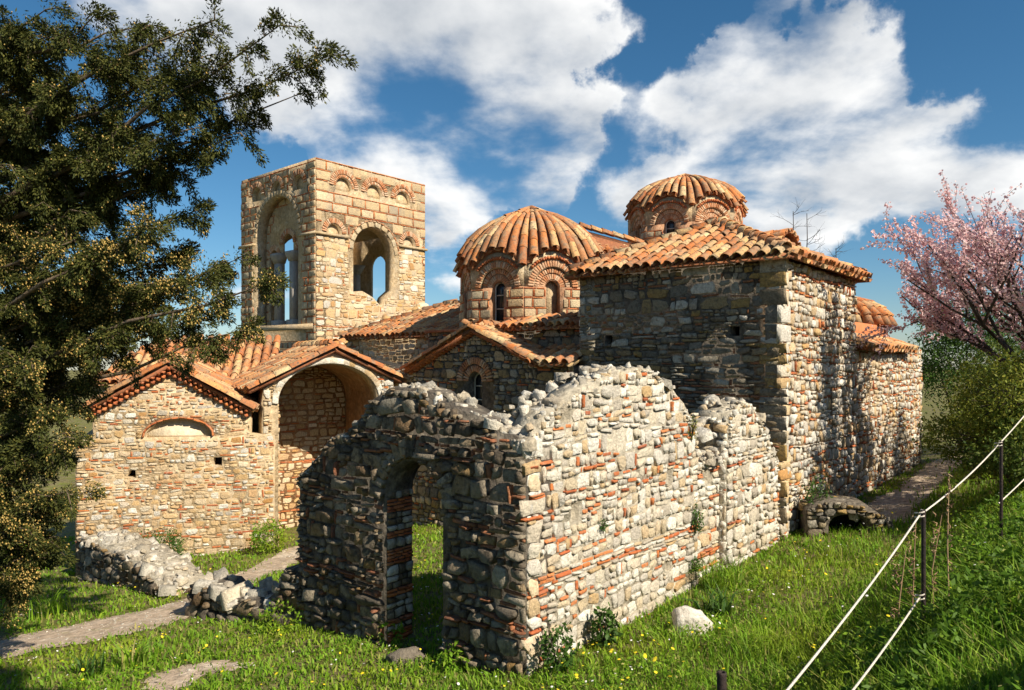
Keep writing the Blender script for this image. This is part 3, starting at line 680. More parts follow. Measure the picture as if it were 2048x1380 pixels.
    for i in range(nth):
        th = 2*math.pi*i/nth; ze, re = eave(th); V.append(c + Vector(((re-.42)*math.cos(th), (re-.42)*math.sin(th), ze-.24)))
    for i in range(nth): F.append((i, i0+i, i0+(i+1) % nth, (i+1) % nth))
    roof = t.part('roof', [tuple(v) for v in V], F, 'terracotta_base')
    for i in range(46):
        th = 2*math.pi*(i+.5)/46; s = 0.0; row = 0
        # arc length of this meridian sets the number of rows
        L = sum((surf(th, (k+1)/20)-surf(th, k/20)).length for k in range(20)); rows = max(4, round(L/.40)); tl = L/rows
        ss = [0.0]; acc = 0
        for k in range(200):
            acc += (surf(th, (k+1)/200)-surf(th, k/200)).length
            if acc >= tl*len(ss): ss.append((k+1)/200)
        for j in range(min(rows, len(ss))):
            s0 = ss[j]; s1 = ss[j+1] if j+1 < len(ss) else 1.0
            P = surf(th, s0); Q = surf(th, min(s1, .995)); r = (P-c).to_2d().length; w = 2*math.pi*r/46*.86
            if r < R_*.42 and i % 2: continue
            if r < R_*.42: w *= 1.9
            if r < R_*.10: continue
            S = (Q-P).normalized(); X = Vector((-math.sin(th), math.cos(th), 0)); N = X.cross(S).normalized()
            if N.z < 0: N = -N
            w *= q.uniform(.92, 1.05)
            P = P - S*(.07 if j == 0 else .0) + N*(.02+q.uniform(0, .02))
            t.add('tile', 't%d' % q.randrange(4), frame(P, X*w, (S+N*.04)*(Q-P).length*1.12, N*w*.72), 'tile', w*1.4, roof)
            if j == 0:
                th2 = th+math.pi/46; P2 = surf(th2, 0); X2 = Vector((-math.sin(th2), math.cos(th2), 0))
                t.add('tile', 'p0', frame(P2 - S*.06, X2*w, S*.4, N*w*.7), 'tile', w*.7, roof)
    for i in range(5):                                        # cap of broken tiles
        an = i*1.257; D = Vector((math.cos(an), math.sin(an), -.25)).normalized(); X = D.cross(Z).normalized()
        t.add('tile', 't%d' % q.randrange(4), frame(c + Z*(ztop+.03), X*.26, D*.42, X.cross(D)*.22), 'tile', .3, roof)
    t.finish(300)

def build_church():
    t = Thing('church', 'rubble stone church with tall corner block under a pyramid tile roof', 'church', Wp(9, 3, -.3))
    EZ = 5.17
    # tall corner block
    fd = DF(7.2); od = neg([(4.41, -.9), (0, -.9), (0, EZ), (4.41, EZ)])
    ph = [[(-.86-.09, 3.80), (-.86+.09, 3.80), (-.86+.09, 3.98), (-.86-.09, 3.98)], [(-3.66-.09, 3.70), (-3.66+.09, 3.70), (-3.66+.09, 3.88), (-3.66-.09, 3.88)], [(-2.2-.1, 2.55), (-2.1, 2.55), (-2.1, 2.8), (-2.3, 2.8)]]
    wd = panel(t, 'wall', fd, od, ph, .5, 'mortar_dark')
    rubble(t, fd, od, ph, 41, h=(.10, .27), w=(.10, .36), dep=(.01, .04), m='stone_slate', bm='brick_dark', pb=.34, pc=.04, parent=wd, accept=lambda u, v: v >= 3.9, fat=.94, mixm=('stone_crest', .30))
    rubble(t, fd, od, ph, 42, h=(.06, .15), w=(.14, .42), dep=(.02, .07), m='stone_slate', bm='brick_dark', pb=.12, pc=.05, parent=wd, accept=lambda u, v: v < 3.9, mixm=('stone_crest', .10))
    fl = LF(0); ol = [(7.2, -.6), (11.8, -.6), (11.8, EZ), (7.2, EZ)]
    slit = [(10.0, 1.85), (10.14, 1.85), (10.14, 2.75), (10.0, 2.75)]
    wl = panel(t, 'wall', fl, ol, [slit], .5, 'mortar_brown')
    rubble(t, fl, ol, [slit], 43, h=(.10, .25), w=(.08, .26), dep=(.012, .06), m='stone_pale', pb=.34, pc=.05, parent=wl, wave=1.5, split=.3, fat=.93, mixm=('stone_warm', .2))
    recess(t, fl, [(9.9, 1.8), (10.25, 1.8), (10.25, 2.8), (9.9, 2.8)], .3, 'void', 'slit_back', wl)
    for f, o in ((frame(Wp(11.8, 0), B, Z, A), [(0, 2.5), (4.41, 2.5), (4.41, EZ), (0, EZ)]), (frame(Wp(0, 4.41), -A, Z, B), [(-11.8, 2.5), (-7.2, 2.5), (-7.2, EZ), (-11.8, EZ)])):
        w = panel(t, 'wall', f, o, [], .4, 'mortar'); rubble(t, f, o, [], 44, h=(.16, .3), w=(.16, .4), parent=w)
    q = random.Random(6); z = -.2
    while z < EZ-.1:                                          # quoins at the corner
        hh = q.uniform(.12, .34); big = q.random() < .5
        t.add('stone', 'b%d' % q.randrange(12), frame(Wp(7.2+.14, 0, min(z+hh/2, EZ-.1)), A*(.5 if big else .28), Z*hh*.94, -B*.055), q.choice(('stone_pale', 'stone_warm', 'stone_pale')), .3, wl)
        t.add('stone', 'b%d' % q.randrange(12), frame(Wp(7.2, .14, min(z+hh/2, EZ-.1)), -B*(.28 if big else .5), Z*hh*.94, -A*.05), 'stone_slate', .3, wd); z += hh
    ov = .24; e = EZ+.02; cr = [Wp(7.2-ov, -ov, e), Wp(11.8+ov, -ov, e), Wp(11.8+ov, 4.41+ov, e), Wp(7.2-ov, 4.41+ov, e)]; ap = Wp(9.45, 2.2, 6.34)
    roof_poly(t, 'roof', cr[3], cr[0], [ap], 51); roof_poly(t, 'roof', cr[0], cr[1], [ap], 52)
    roof_poly(t, 'roof', cr[1], cr[2], [ap], 53); roof_poly(t, 'roof', cr[2], cr[3], [ap], 54)
    for i, c in enumerate(cr): ridge_tiles(t, c.lerp(ap, .04)+Z*.05, ap+Z*.07, 60+i)
    # lower east part and its half-dome
    fa = LF(.10); oa = [(11.8, -.6), (19.2, -.6), (19.2, 3.72), (17.0, 3.72), (17.0, 3.62), (11.8, 3.62)]
    sl2 = [[(13.3, 2.0), (13.45, 2.0), (13.45, 3.0), (13.3, 3.0)], [(15.2, 2.0), (15.36, 2.0), (15.36, 3.0), (15.2, 3.0)]]
    wa = panel(t, 'wall', fa, oa, sl2, .5, 'mortar_brown')
    rubble(t, fa, oa, sl2, 45, h=(.10, .25), w=(.09, .28), dep=(.012, .06), m='stone_pale', pb=.36, pc=.04, parent=wa, wave=1.5, split=.3, fat=.92, mixm=('stone_warm', .3))
    for s in sl2: recess(t, fa, [(s[0][0]-.05, 1.9), (s[1][0]+.05, 1.9), (s[1][0]+.05, 3.1), (s[0][0]-.05, 3.1)], .3, 'void', 'slit_back', wa)
    we = panel(t, 'wall', frame(Wp(19.2, .1), B, Z, A), [(0, -.8), (5, -.8), (5, 3.7), (0, 3.7)], [], .5, 'mortar_warm')
    roof_poly(t, 'roof', Wp(11.85, -.16, 3.63), Wp(17.0, -.16, 3.63), [Wp(17.0, .55, 3.92), Wp(11.85, .55, 3.92)], 55)
    crest(t, [(Wp(17.0, .1, 3.72), B), (Wp(19.2, .1, 3.72), B)], 57, .5, 'stone_warm', size=(.15, .35))
    slope(t, 'roof', [Wp(16.9, .3, 3.6), Wp(19.1, .3, 3.6), Wp(19.1, 5, 3.6), Wp(16.9, 5, 3.6)], .08, 'terracotta_base')
    box(t, 'fascia', LF(.5), 11.85, 16.95, 3.8, 4.33, -.3, 0, 'fascia')
    c = Wp(16.6, 2.2, 0); rr = 1.8; n = 24; V = []; F = []
    def sd(th, s): return c + (A*math.cos(th) + B*math.sin(th))*rr*math.cos(s*math.pi/2)**.9 + Z*(4.32 + .9*math.sin(s*math.pi/2))
    for j in range(7):
        for i in range(n): V.append(tuple(sd(2*math.pi*i/n, j/7)))
    V.append(tuple(sd(0, 1))); F = [(j*n+i, j*n+(i+1) % n, (j+1)*n+(i+1) % n, (j+1)*n+i) for j in range(6) for i in range(n)] + [(6*n+i, 6*n+(i+1) % n, 7*n) for i in range(n)]
    rf = t.part('roof', V, F, 'terracotta_base')
    for i in range(32):
        th = 2*math.pi*i/32
        for j in range(5):
            P, Q = sd(th, j/6.2), sd(th, (j+1)/6.2); r = (P-c).to_2d().length
            if r < .9 and i % 2: continue
            w = 2*math.pi*r/32*(.86 if r >= .9 else 1.6); S = (Q-P).normalized(); X = -A*math.sin(th) + B*math.cos(th); N = X.cross(S)
            if N.z < 0: N = -N
            t.add('tile', 't%d' % q.randrange(4), frame(P+N*.02, X*w, S*(Q-P).length*1.15, N*w), 'tile', w*1.3, rf)
    panel(t, 'wall', frame(c + A*0 - B*0, A, Z, -B), [(-1.6, 3.4), (1.6, 3.4), (1.6, 4.3), (-1.6, 4.3)], [], .3, 'mortar_warm')
    # gabled facade with the little arched window
    ga = 7.0; fg = DF(ga); win = arch(7.39-.22, 7.39+.22, 2.0, 2.84)
    og = neg([(12.6, -1.6), (4.42, -1.6), (4.42, 3.24), (5.40, 3.24), (7.36, 4.02), (9.6, 3.06), (12.6, 3.56)])
    wg = panel(t, 'wall', fg, og, [neg(win)], .45, 'mortar_dark')
    rubble(t, fg, og, [neg(arch(7.39-.6, 7.39+.6, 1.9, 2.84))], 46, h=(.10, .26), w=(.12, .36), dep=(.02, .05), m='stone_slate', pb=.3, pc=.04, parent=wg, mixm=('ashlar', .35))
    voussoirs(t, fg, -7.39, 2.84, .23, .40, 71, dep=.05, pitch=.06, parent=wg); voussoirs(t, fg, -7.39, 2.84, .42, .60, 72, dep=.075, pitch=.07, parent=wg)
    window(t, fg, -7.39-.22, -7.39+.22, 2.0, 2.84, .2, wg)
    for (p, pq, sd_) in (((5.25, 3.20), (7.36, 4.06), 73), ((9.75, 3.02), (7.36, 4.06), 74)):
        P = Wp(ga, p[0], p[1]); Q = Wp(ga, pq[0], pq[1]); D = (Q-P); L = D.length; D = D/L; N = D.cross(A); N = N if N.z > 0 else -N
        n = int(L/.115)
        for i in range(n):
            c0 = P + D*(i+.5)*L/n - A*.02 - N*.015
            t.add('brick', 'b%d' % q.randrange(12), frame(c0, D*.075, N*.075, -A*.14) @ Matrix.Rotation(.78, 4, 'Z'), 'brick', .09, wg)
        s0 = P - A*.22 + N*.06; s1 = Q - A*.22 + N*.06
        sl_ = slope(t, 'roof', [s0, s0+A*1.35, s1+A*1.35, s1], .07, 'terracotta_base')
        U = A; tiles(t, s0, s0+A*1.35, D, [(0, 0), (1.35, 0), (1.35, L), (0, L)], sd_, parent=sl_)
        ridge_tiles(t, s0+A*.06+N*.04, s1+A*.06+N*.04, sd_+5, w=.2)
        for i in range(int(L/.3)):
            t.add('brick', 'b%d' % q.randrange(12), frame(P + D*(i+.5)*.3 + N*.045 - A*.06, D*.29, N*.04, -A*.2), 'brick', .12, wg)
    ridge_tiles(t, Wp(6.8, 7.36, 4.20), Wp(8.0, 7.36, 4.20), 79)
    # lean-to eaves beside and above the gable
    roof_poly(t, 'roof', Wp(6.78, 5.5, 3.26), Wp(6.78, 4.45, 3.26), [Wp(7.7, 4.45, 3.58), Wp(7.7, 5.5, 3.58)], 81)
    fb = DF(7.75); ob = neg([(9.9, 2.6), (4.42, 2.6), (4.42, 4.16), (9.9, 4.16)]); wb = panel(t, 'wall', fb, ob, [], .4, 'mortar_dark')
    rubble(t, fb, ob, [], 47, m='stone_slate', bm='brick', pb=.4, pc=.2, parent=wb, accept=lambda u, v: v > 3.3)
    roof_poly(t, 'roof', Wp(7.5, 7.0, 4.12), Wp(7.5, 4.5, 4.12), [Wp(8.2, 4.5, 4.36), Wp(8.2, 7.0, 4.36)], 82)
    for i, (u0, u1) in enumerate(((9.9, 4.42),)):
        panel(t, 'wall', frame(Wp(0, 9.9), -A, Z, B), [(-11.6, 2.5), (-7.75, 2.5), (-7.75, 4.16), (-11.6, 4.16)], [], .4, 'mortar_dark')
    slope(t, 'roof', [Wp(7.6, 4.5, 4.18), Wp(7.6, 9.9, 4.18), Wp(11.6, 9.9, 4.20), Wp(11.6, 4.5, 4.20)], .06, 'terracotta_base')
    # west wing with hipped roof, in front of the tower
    ez = 4.08; a0, a1, b0, b1 = 8.6, 13.0, 9.3, 14.7; apx = Wp(10.8, 12.3, 5.12); apy = Wp(10.8, 10.2, 5.12)
    for f, o, s in ((DF(a0), neg([(b1, 1.0), (b0, 1.0), (b0, ez), (b1, ez)]), 48), (LF(b0), [(a0, 1), (a1, 1), (a1, ez), (a0, ez)], 49), (frame(Wp(0, b1), -A, Z, B), [(-a1, 1), (-a0, 1), (-a0, ez), (-a1, ez)], 50)):
        w = panel(t, 'wall', f, o, [], .4, 'mortar_warm'); rubble(t, f, o, [], s, m='stone_warm', parent=w, accept=lambda u, v: v > 2.6, pb=.3)
    k = [Wp(a0-.2, b1+.2, ez), Wp(a0-.2, b0-.2, ez), Wp(a1+.2, b0-.2, ez), Wp(a1+.2, b1+.2, ez)]
    roof_poly(t, 'roof', k[0], k[1], [apy, apx], 83); roof_poly(t, 'roof', k[1], k[2], [apy], 84); roof_poly(t, 'roof', k[3], k[0], [apx], 85); roof_poly(t, 'roof', k[2], k[3], [apx, apy], 86)
    ridge_tiles(t, k[0]+Z*.05, apx+Z*.07, 87); ridge_tiles(t, apx+Z*.05, apy+Z*.05, 88); ridge_tiles(t, k[1]+Z*.05, apy+Z*.07, 89)
    # nave roof between the two domes
    P, Q = Vector((2.05, 22, 7.40)), Vector((5.0, 22.6, 6.72)); E0, E1 = Vector((2.0, 20.7, 6.50)), Vector((5.0, 21.2, 6.22))
    roof_poly(t, 'roof', E0, E1, [Q, P], 91)
    D = (E1-E0).normalized(); fnv = FR(E0 + Vector((0, .2, 0)), E1 + Vector((0, .2, 0))); L = (E1-E0).length
    w = panel(t, 'wall', frame(Vector((E0.x, E0.y+.2, 0)), fnv.col[0].to_3d(), Z, fnv.col[2].to_3d()), [(0, 4.3), (L, 4.3), (L, E1.z-.05), (0, E0.z-.05)], [], .4, 'mortar_warm')
    ridge_tiles(t, P+Z*.06, Q+Z*.06, 92)
    # square base of the far drum and the little vaulted gable behind the pyramid roof
    fb2 = DF(15.6); ob2 = neg([(10.4, 3), (4.4, 3), (4.4, 7.35), (10.4, 7.35)]); panel(t, 'wall', fb2, ob2, [], .4, 'mortar_warm')
    panel(t, 'wall', LF(4.4), [(15.6, 3), (20.4, 3), (20.4, 7.35), (15.6, 7.35)], [], .4, 'mortar_warm')
    slope(t, 'roof', [Wp(15.4, 4.2, 7.4), Wp(20.6, 4.2, 7.4), Wp(20.6, 10.6, 7.4), Wp(15.4, 10.6, 7.4)], .08, 'terracotta_base')
    vc = Wp(13.85, 2.3, 0); fv = frame(vc, A, Z, -B); r = .72; zc = 5.98
    pv = panel(t, 'gable_wall', fv, arch(-r, r, 4.0, zc, 14), [], .3, 'mortar_warm'); voussoirs(t, fv, 0, zc, r*.55, r*.98, 95, dep=.05, parent=pv)
    V = []; F = []
    for i in range(15):
        an = math.pi*i/14
        for s in (-.14, 2.2): V.append(tuple(fv @ Vector(((r+.1)*math.cos(an), zc+(r+.1)*math.sin(an), -s))))
    for i in range(14): F.append((2*i, 2*i+1, 2*i+3, 2*i+2))
    rv = t.part('roof', V, F, 'terracotta_base')
    for i in range(11):
        an = math.pi*(i+.5)/11; N = (A*math.cos(an) + Z*math.sin(an)); X = (-A*math.sin(an) + Z*math.cos(an))
        for j in range(5): t.add('tile', 't%d' % q.randrange(4), frame(vc + Z*zc + N*(r+.11) - B*(.16-j*.4), X*.21, B*.46, N*.21), 'tile', .25, rv)
    t.finish(300)
build_church()
drum_dome('dome', 'nearer ribbed tile dome on octagonal drum, left of the tall corner block', .54, 19.8, 2.0, 4.16, 5.20, 7.48, -97, 200, (7, 2, 3))
drum_dome('dome', 'farther, higher tile dome on octagonal drum, above the pyramid roof', 6.27, 26.0, 2.04, 7.1, 8.02, 10.0, -97, 300, (7, 0, 3, 4))

# ================================================================== bell tower
def build_tower():
    t = Thing('bell_tower', 'square roofless bell tower with arched openings and striped brick bands', 'tower', Wp(12, 20, 1.5))
    a0, a1, b0, b1, zt, zb, zc = 9.32, 14.65, 17.6, 22.85, 10.75, 1.5, 8.02
    fr = LF(b0); bot = [(10.98, 6.0), (11.4, 6.05), (11.9, 5.85), (12.4, 5.45), (12.6, 5.9), (12.98, 6.2)]
    op = [(10.98, 6.0)] + arch(10.98, 12.98, 6.0, 7.58, 16)[1:-1] + [(12.98, 6.2), (12.6, 5.9), (12.4, 5.45), (11.9, 5.85), (11.4, 6.05)]
    tri = [arch(c-.36, c+.36, 9.72, 9.88, 10) for c in (10.55, 12.0, 13.45)]; sm = [arch(c-.32, c+.32, zc+.04, zc+.10, 10) for c in (10.12, 13.78)]
    o = [(a0, zb), (a1, zb), (a1, zt), (a0, zt)]
    w = panel(t, 'wall', fr, o, [op]+tri+sm, .55, 'mortar_warm')
    for h in tri+sm: recess(t, fr, [(x, y) for x, y in h], .14, 'ashlar' if h is tri[1] else 'mortar_warm', 'niche', w)
    block = [op, arch(10.78, 13.18, 5.5, 7.58, 16)] + [arch(c-.66, c+.66, 9.6, 9.88, 10) for c in (10.55, 12.0, 13.45)] + [arch(c-.56, c+.56, zc, zc+.1, 10) for c in (10.12, 13.78)]
    cloisonne(t, fr, [(a0, zc+.06), (a1, zc+.06), (a1, zt), (a0, zt)], block, 5, bh=.32, bw=(.4, .8), dep=(.02, .045), parent=w)
    rubble(t, fr, [(a0, zb), (a1, zb), (a1, zc), (a0, zc)], [op, arch(10.8, 13.16, 5.9, 7.58, 16)], 6, h=(.12, .3), w=(.14, .42), dep=(.006, .035), m='stone_warm', pb=.2, pc=.02, wave=1.6, split=.3, fat=.94, parent=w, accept=lambda u, v: v > 3.4, mixm=('stone_pale', .3))
    for i, c in enumerate((10.55, 12.0, 13.45)):
        voussoirs(t, fr, c, 9.88, .48, .66, 10+i, dep=.05, pitch=.075, parent=w); voussoirs(t, fr, c, 9.88, .36, .47, 20+i, dep=.02, pitch=.07, parent=w)
    for i, c in enumerate((10.12, 13.78)): voussoirs(t, fr, c, zc+.1, .34, .55, 30+i, dep=.05, pitch=.075, parent=w)
    voussoirs(t, fr, 11.98, 7.58, 1.0, 1.2, 33, dep=.05, pitch=.33, m='ashlar', kind='block', parent=w); voussoirs(t, fr, 11.98, 7.58, 1.205, 1.25, 34, dep=.06, pitch=.2, parent=w)
    for u0, u1 in ((a0-.06, 10.75), (13.2, a1+.06)): box(t, 'cornice', fr, u0, u1, zc-.05, zc+.035, -.05, .10, 'ashlar', w)
    crest(t, [(Wp(9.6, b0-.3, 3.9), -B), (Wp(11.0, b0-.3, 4.6), -B), (Wp(14.3, b0-.2, 5.6), -B)], 8, .5, 'stone_warm', size=(.2, .5), per=14)
    V = [tuple(Wp(a, b, z)) for a, b, z in ((9.4, b0-.01, 3.6), (14.6, b0-.01, 5.7), (14.6, b0-1.0, 3.6), (9.4, b0-1.0, 3.0), (9.4, b0-.01, 2), (14.6, b0-.01, 2))]
    t.part('rubble_slope', V, [(0, 3, 2, 1), (0, 4, 3), (1, 2, 5), (3, 4, 5, 2)], 'mortar_warm')
    # shaded face with the big blind arch, pillars and three lights
    fd = DF(a0); big = arch(18.72, 21.65, 4.75, 8.25, 18); o = neg([(b1, zb), (b0, zb), (b0, zt), (b1, zt)])
    tri = [arch(c-.32, c+.32, 9.75, 9.95, 10) for c in (18.72, 20.2, 21.65)]
    w2 = panel(t, 'wall', fd, o, [neg(big)]+[neg(h) for h in tri], .45, 'mortar_warm')
    for h in tri: recess(t, fd, neg(h), .15, 'ashlar', 'niche', w2)
    lights = [arch(18.92, 19.44, 4.75, 7.62, 10), arch(19.76, 20.52, 4.75, 7.95, 10), arch(20.84, 21.46, 4.75, 7.5, 10)]
    f2 = fd @ Matrix.Translation((0, 0, -.455)); ob = neg([(21.75, 4.6), (18.6, 4.6), (18.6, 9.9), (21.75, 9.9)])
    wi = panel(t, 'inner_wall', f2, ob, [neg(h) for h in lights], .10, 'mortar_warm', w2)
    cloisonne(t, f2, ob, [neg(arch(18.3, 21.45, 4, 7.9, 12))], 9, bh=.3, bw=(.3, .6), parent=w2)
    for i, (c, z, r) in enumerate(((19.2, 7.62, .22), (20.13, 7.95, .35), (21.11, 7.5, .25))): voussoirs(t, f2, -c, z, r+.02, r+.24, 40+i, dep=.05, pitch=.08, parent=w2)
    keep = [neg(arch(18.5, 21.87, 4.2, 8.25, 18))] + [neg(arch(c-.62, c+.62, 9.7, 9.95, 10)) for c in (18.72, 20.2, 21.65)]
    cloisonne(t, fd, neg([(b1, 2.6), (b0, 2.6), (b0, zt), (b1, zt)]), keep, 11, bh=.24, bw=(.18, .42), dep=(.02, .05), parent=w2)
    for i, c in enumerate((18.72, 20.2, 21.65)): voussoirs(t, fd, -c, 9.95, .34, .58, 50+i, dep=.05, pitch=.075, parent=w2)
    voussoirs(t, fd, -20.185, 8.25, 1.47, 1.68, 55, dep=.05, pitch=.2, m='ashlar', kind='block', parent=w2)
    for c in (19.6, 20.67):                                     # marble pillars
        f3 = frame(Wp(a0+.35, c), -B, Z, -A)
        p = box(t, 'pillar', f3, -.15, .15, 4.75, 7.2, -.15, .08, 'marble')
        V = [(-.17, 7.2, -.22), (.17, 7.2, -.22), (.17, 7.2, .1), (-.17, 7.2, .1), (-.27, 7.48, -.26), (.27, 7.48, -.26), (.27, 7.48, .2), (-.27, 7.48, .2), (-.27, 7.58, -.26), (.27, 7.58, -.26), (.27, 7.58, .2), (-.27, 7.58, .2)]
        F = [(i, (i+1) % 4, 4+(i+1) % 4, 4+i) for i in range(4)] + [(4+i, 4+(i+1) % 4, 8+(i+1) % 4, 8+i) for i in range(4)] + [(8, 9, 10, 11), (3, 2, 1, 0)]
        t.part('capital', [tuple(f3 @ Vector(v)) for v in V], F, 'marble', parent=p)
        V2 = [(x*1.35, 4.75 if y < 7.3 else 4.92, z*1.2) for x, y, z in V[:8]]
        t.part('pillar_base', [tuple(f3 @ Vector((sx*.24, y, z))) for y in (4.75, 4.95) for sx, z in ((-1, -.28), (1, -.28), (1, .16), (-1, .16))], [(0, 1, 5, 4), (1, 2, 6, 5), (2, 3, 7, 6), (3, 0, 4, 7), (4, 5, 6, 7)], 'marble', parent=p)
    for u0, u1 in ((-(b1+.06), -21.75), (-18.62, -(b0-.06))): box(t, 'cornice', fd, u0, u1, zc-.05, zc+.035, -.05, .10, 'ashlar', w2)
    box(t, 'sill', fd, -22.6, -17.7, 4.52, 4.72, -.4, .12, 'ashlar', w2)
    # far faces, with openings that let the sky through
    f5 = frame(Wp(a1, 0), B, Z, A); h5 = arch(20.0, 21.05, 4.0, 7.5, 10)
    panel(t, 'wall', f5, [(b0, zb), (b1, zb), (b1, zt), (b0, zt)], [h5], .12, 'mortar_warm')
    f6 = frame(Wp(0, b1), -A, Z, B); h6 = arch(-13.2, -10.7, 4.7, 7.5, 14)
    panel(t, 'wall', f6, [(-a1, zb), (-a0, zb), (-a0, zt), (-a1, zt)], [h6], .5, 'mortar_warm')
    f7 = frame(Wp(0, b1-.5), A, Z, -B)
    for c in (21.35,):
        f3 = frame(Wp(a1-.75, c), -B, Z, -A); p = box(t, 'pillar', f3, -.17, .17, 4.7, 7.2, -.15, .15, 'marble')
        V = [(-.17, 7.2, -.15), (.17, 7.2, -.15), (.17, 7.2, .15), (-.17, 7.2, .15), (-.42, 7.6, -.25), (.42, 7.6, -.25), (.42, 7.6, .25), (-.42, 7.6, .25)]
        t.part('capital', [tuple(f3 @ Vector(v)) for v in V], [(i, (i+1) % 4, 4+(i+1) % 4, 4+i) for i in range(4)] + [(4, 5, 6, 7), (3, 2, 1, 0)], 'marble', parent=p)
    slope(t, 'vault', [Wp(a0+.5, b0+.5, 8.9), Wp(a1-.5, b0+.5, 8.9), Wp(a1-.5, b1-.5, 8.9), Wp(a0+.5, b1-.5, 8.9)], .2, 'mortar_warm')
    t.finish(300)
build_tower()

# ================================================================== gabled chapel and arched porch
def build_chapel():
    P0, P1 = Vector((-9.9, 16.25, 0)), Vector((-5.72, 17.25, 0)); t = Thing('chapel', 'small gabled chapel with sunlit blind front wall and brick rake, left', 'chapel', (-7.8, 16.8, -1.6))
    fr = FR(P0, P1); L = (P1-P0).length; U = fr.col[0].to_3d(); N = fr.col[2].to_3d(); q = random.Random(3)
    lun = arch(1.46, 2.88, 1.56, 1.60, 12, rise=.36)
    holes = [[(1.05, .66), (1.26, .64), (1.24, .84), (1.12, .80)], [(2.93, .86), (3.12, .86), (3.12, 1.06), (2.93, 1.06)]]
    o = [(0, -2.2), (L, -2.2), (L, 1.55), (3.75, 1.6), (3.75, 2.12), (1.98, 3.12), (.36, 2.20), (.36, 1.5), (0, 1.5)]
    w = panel(t, 'wall', fr, o, [lun]+holes, .5, 'mortar_warm')
    recess(t, fr, lun, .12, 'niche_plaster', 'lunette', w)
    for h in holes: recess(t, fr, [(h[0][0]-.1, h[0][1]-.1), (h[1][0]+.1, h[0][1]-.1), (h[1][0]+.1, h[2][1]+.1), (h[0][0]-.1, h[2][1]+.1)], .4, 'void', 'hole_back', w)
    rubble(t, fr, o, holes+[arch(1.4, 2.94, 1.5, 1.6, 12, rise=.45)], 61, h=(.05, .17), w=(.07, .30), dep=(.004, .028), m='stone_warm', pb=.16, pc=.03, parent=w, split=.3, fat=.88, wave=1.5, mixm=('stone_pale', .35))
    n = 14
    for i in range(n):
        an = math.pi*(i+.5)/n; put(t, 'brick', 'b%d' % q.randrange(12), fr, 2.17-.75*math.cos(an), 1.60+.40*math.sin(an), .15, .04, .06, 'brick', -math.atan2(math.cos(an)*.40, math.sin(an)*.75)*-1, w)
    for p, pq, sd in (((.18, 2.10), (1.98, 3.16), 62), ((3.78, 2.10), (1.98, 3.16), 63)):
        P = fr @ Vector((p[0], p[1], 0)); Q = fr @ Vector((pq[0], pq[1], 0)); D = (Q-P); Ln = D.length; D /= Ln; Nn = D.cross(N); Nn = Nn if Nn.z > 0 else -Nn
        for row in (0, 1):
            k = int(Ln/.13)
            for i in range(k):
                t.add('brick', 'b%d' % q.randrange(12), frame(P + D*(i+.5+.5*row)*Ln/k - Nn*(.10-.10*row) + N*.02, D*.085, Nn*.085, N*(.10+.05*row)) @ Matrix.Rotation(.78, 4, 'Z'), 'brick', .1, w)
        for i in range(int(Ln/.3)):
            t.add('brick', 'b%d' % q.randrange(12), frame(P + D*(i+.5)*.3 + Nn*.055 + N*.05, D*.29, Nn*.045, N*.12), 'brick', .13, w)
        s0 = P + N*.17 + Nn*.085; s1 = Q + N*.17 + Nn*.085
        sl_ = slope(t, 'roof', [s0, s0-N*3.2, s1-N*3.2, s1], .07, 'terracotta_base')
        tiles(t, s0, s0-N*3.2, D, [(0, 0), (3.2, 0), (3.2, Ln), (0, Ln)], sd, parent=sl_)
        ridge_tiles(t, s0-N*.08+Nn*.03, s1-N*.08+Nn*.03, sd+4, w=.2)
    ridge_tiles(t, fr @ Vector((1.98, 3.32, .18)), fr @ Vector((1.98, 3.32, -3)), 69)
    panel(t, 'wall', frame(P0, -N, Z, -U), [(-.0, -2.2), (3.2, -2.2), (3.2, 2.0), (0, 1.5)], [], .4, 'mortar_warm')
    # taller tiled roof behind
    e0, e1 = fr @ Vector((-.6, 2.75, -2.6)), fr @ Vector((4.2, 2.75, -2.6)); r0, r1 = fr @ Vector((.6, 4.0, -4.8)), fr @ Vector((4.0, 3.9, -4.8))
    roof_poly(t, 'roof', e0, e1, [r1, r0], 66)
    panel(t, 'wall', fr @ Matrix.Translation((0, 0, -2.8)), [(-.5, -2), (4.2, -2), (4.2, 2.72), (-.5, 2.72)], [], .4, 'mortar_warm')
    t.finish(300)
build_chapel()
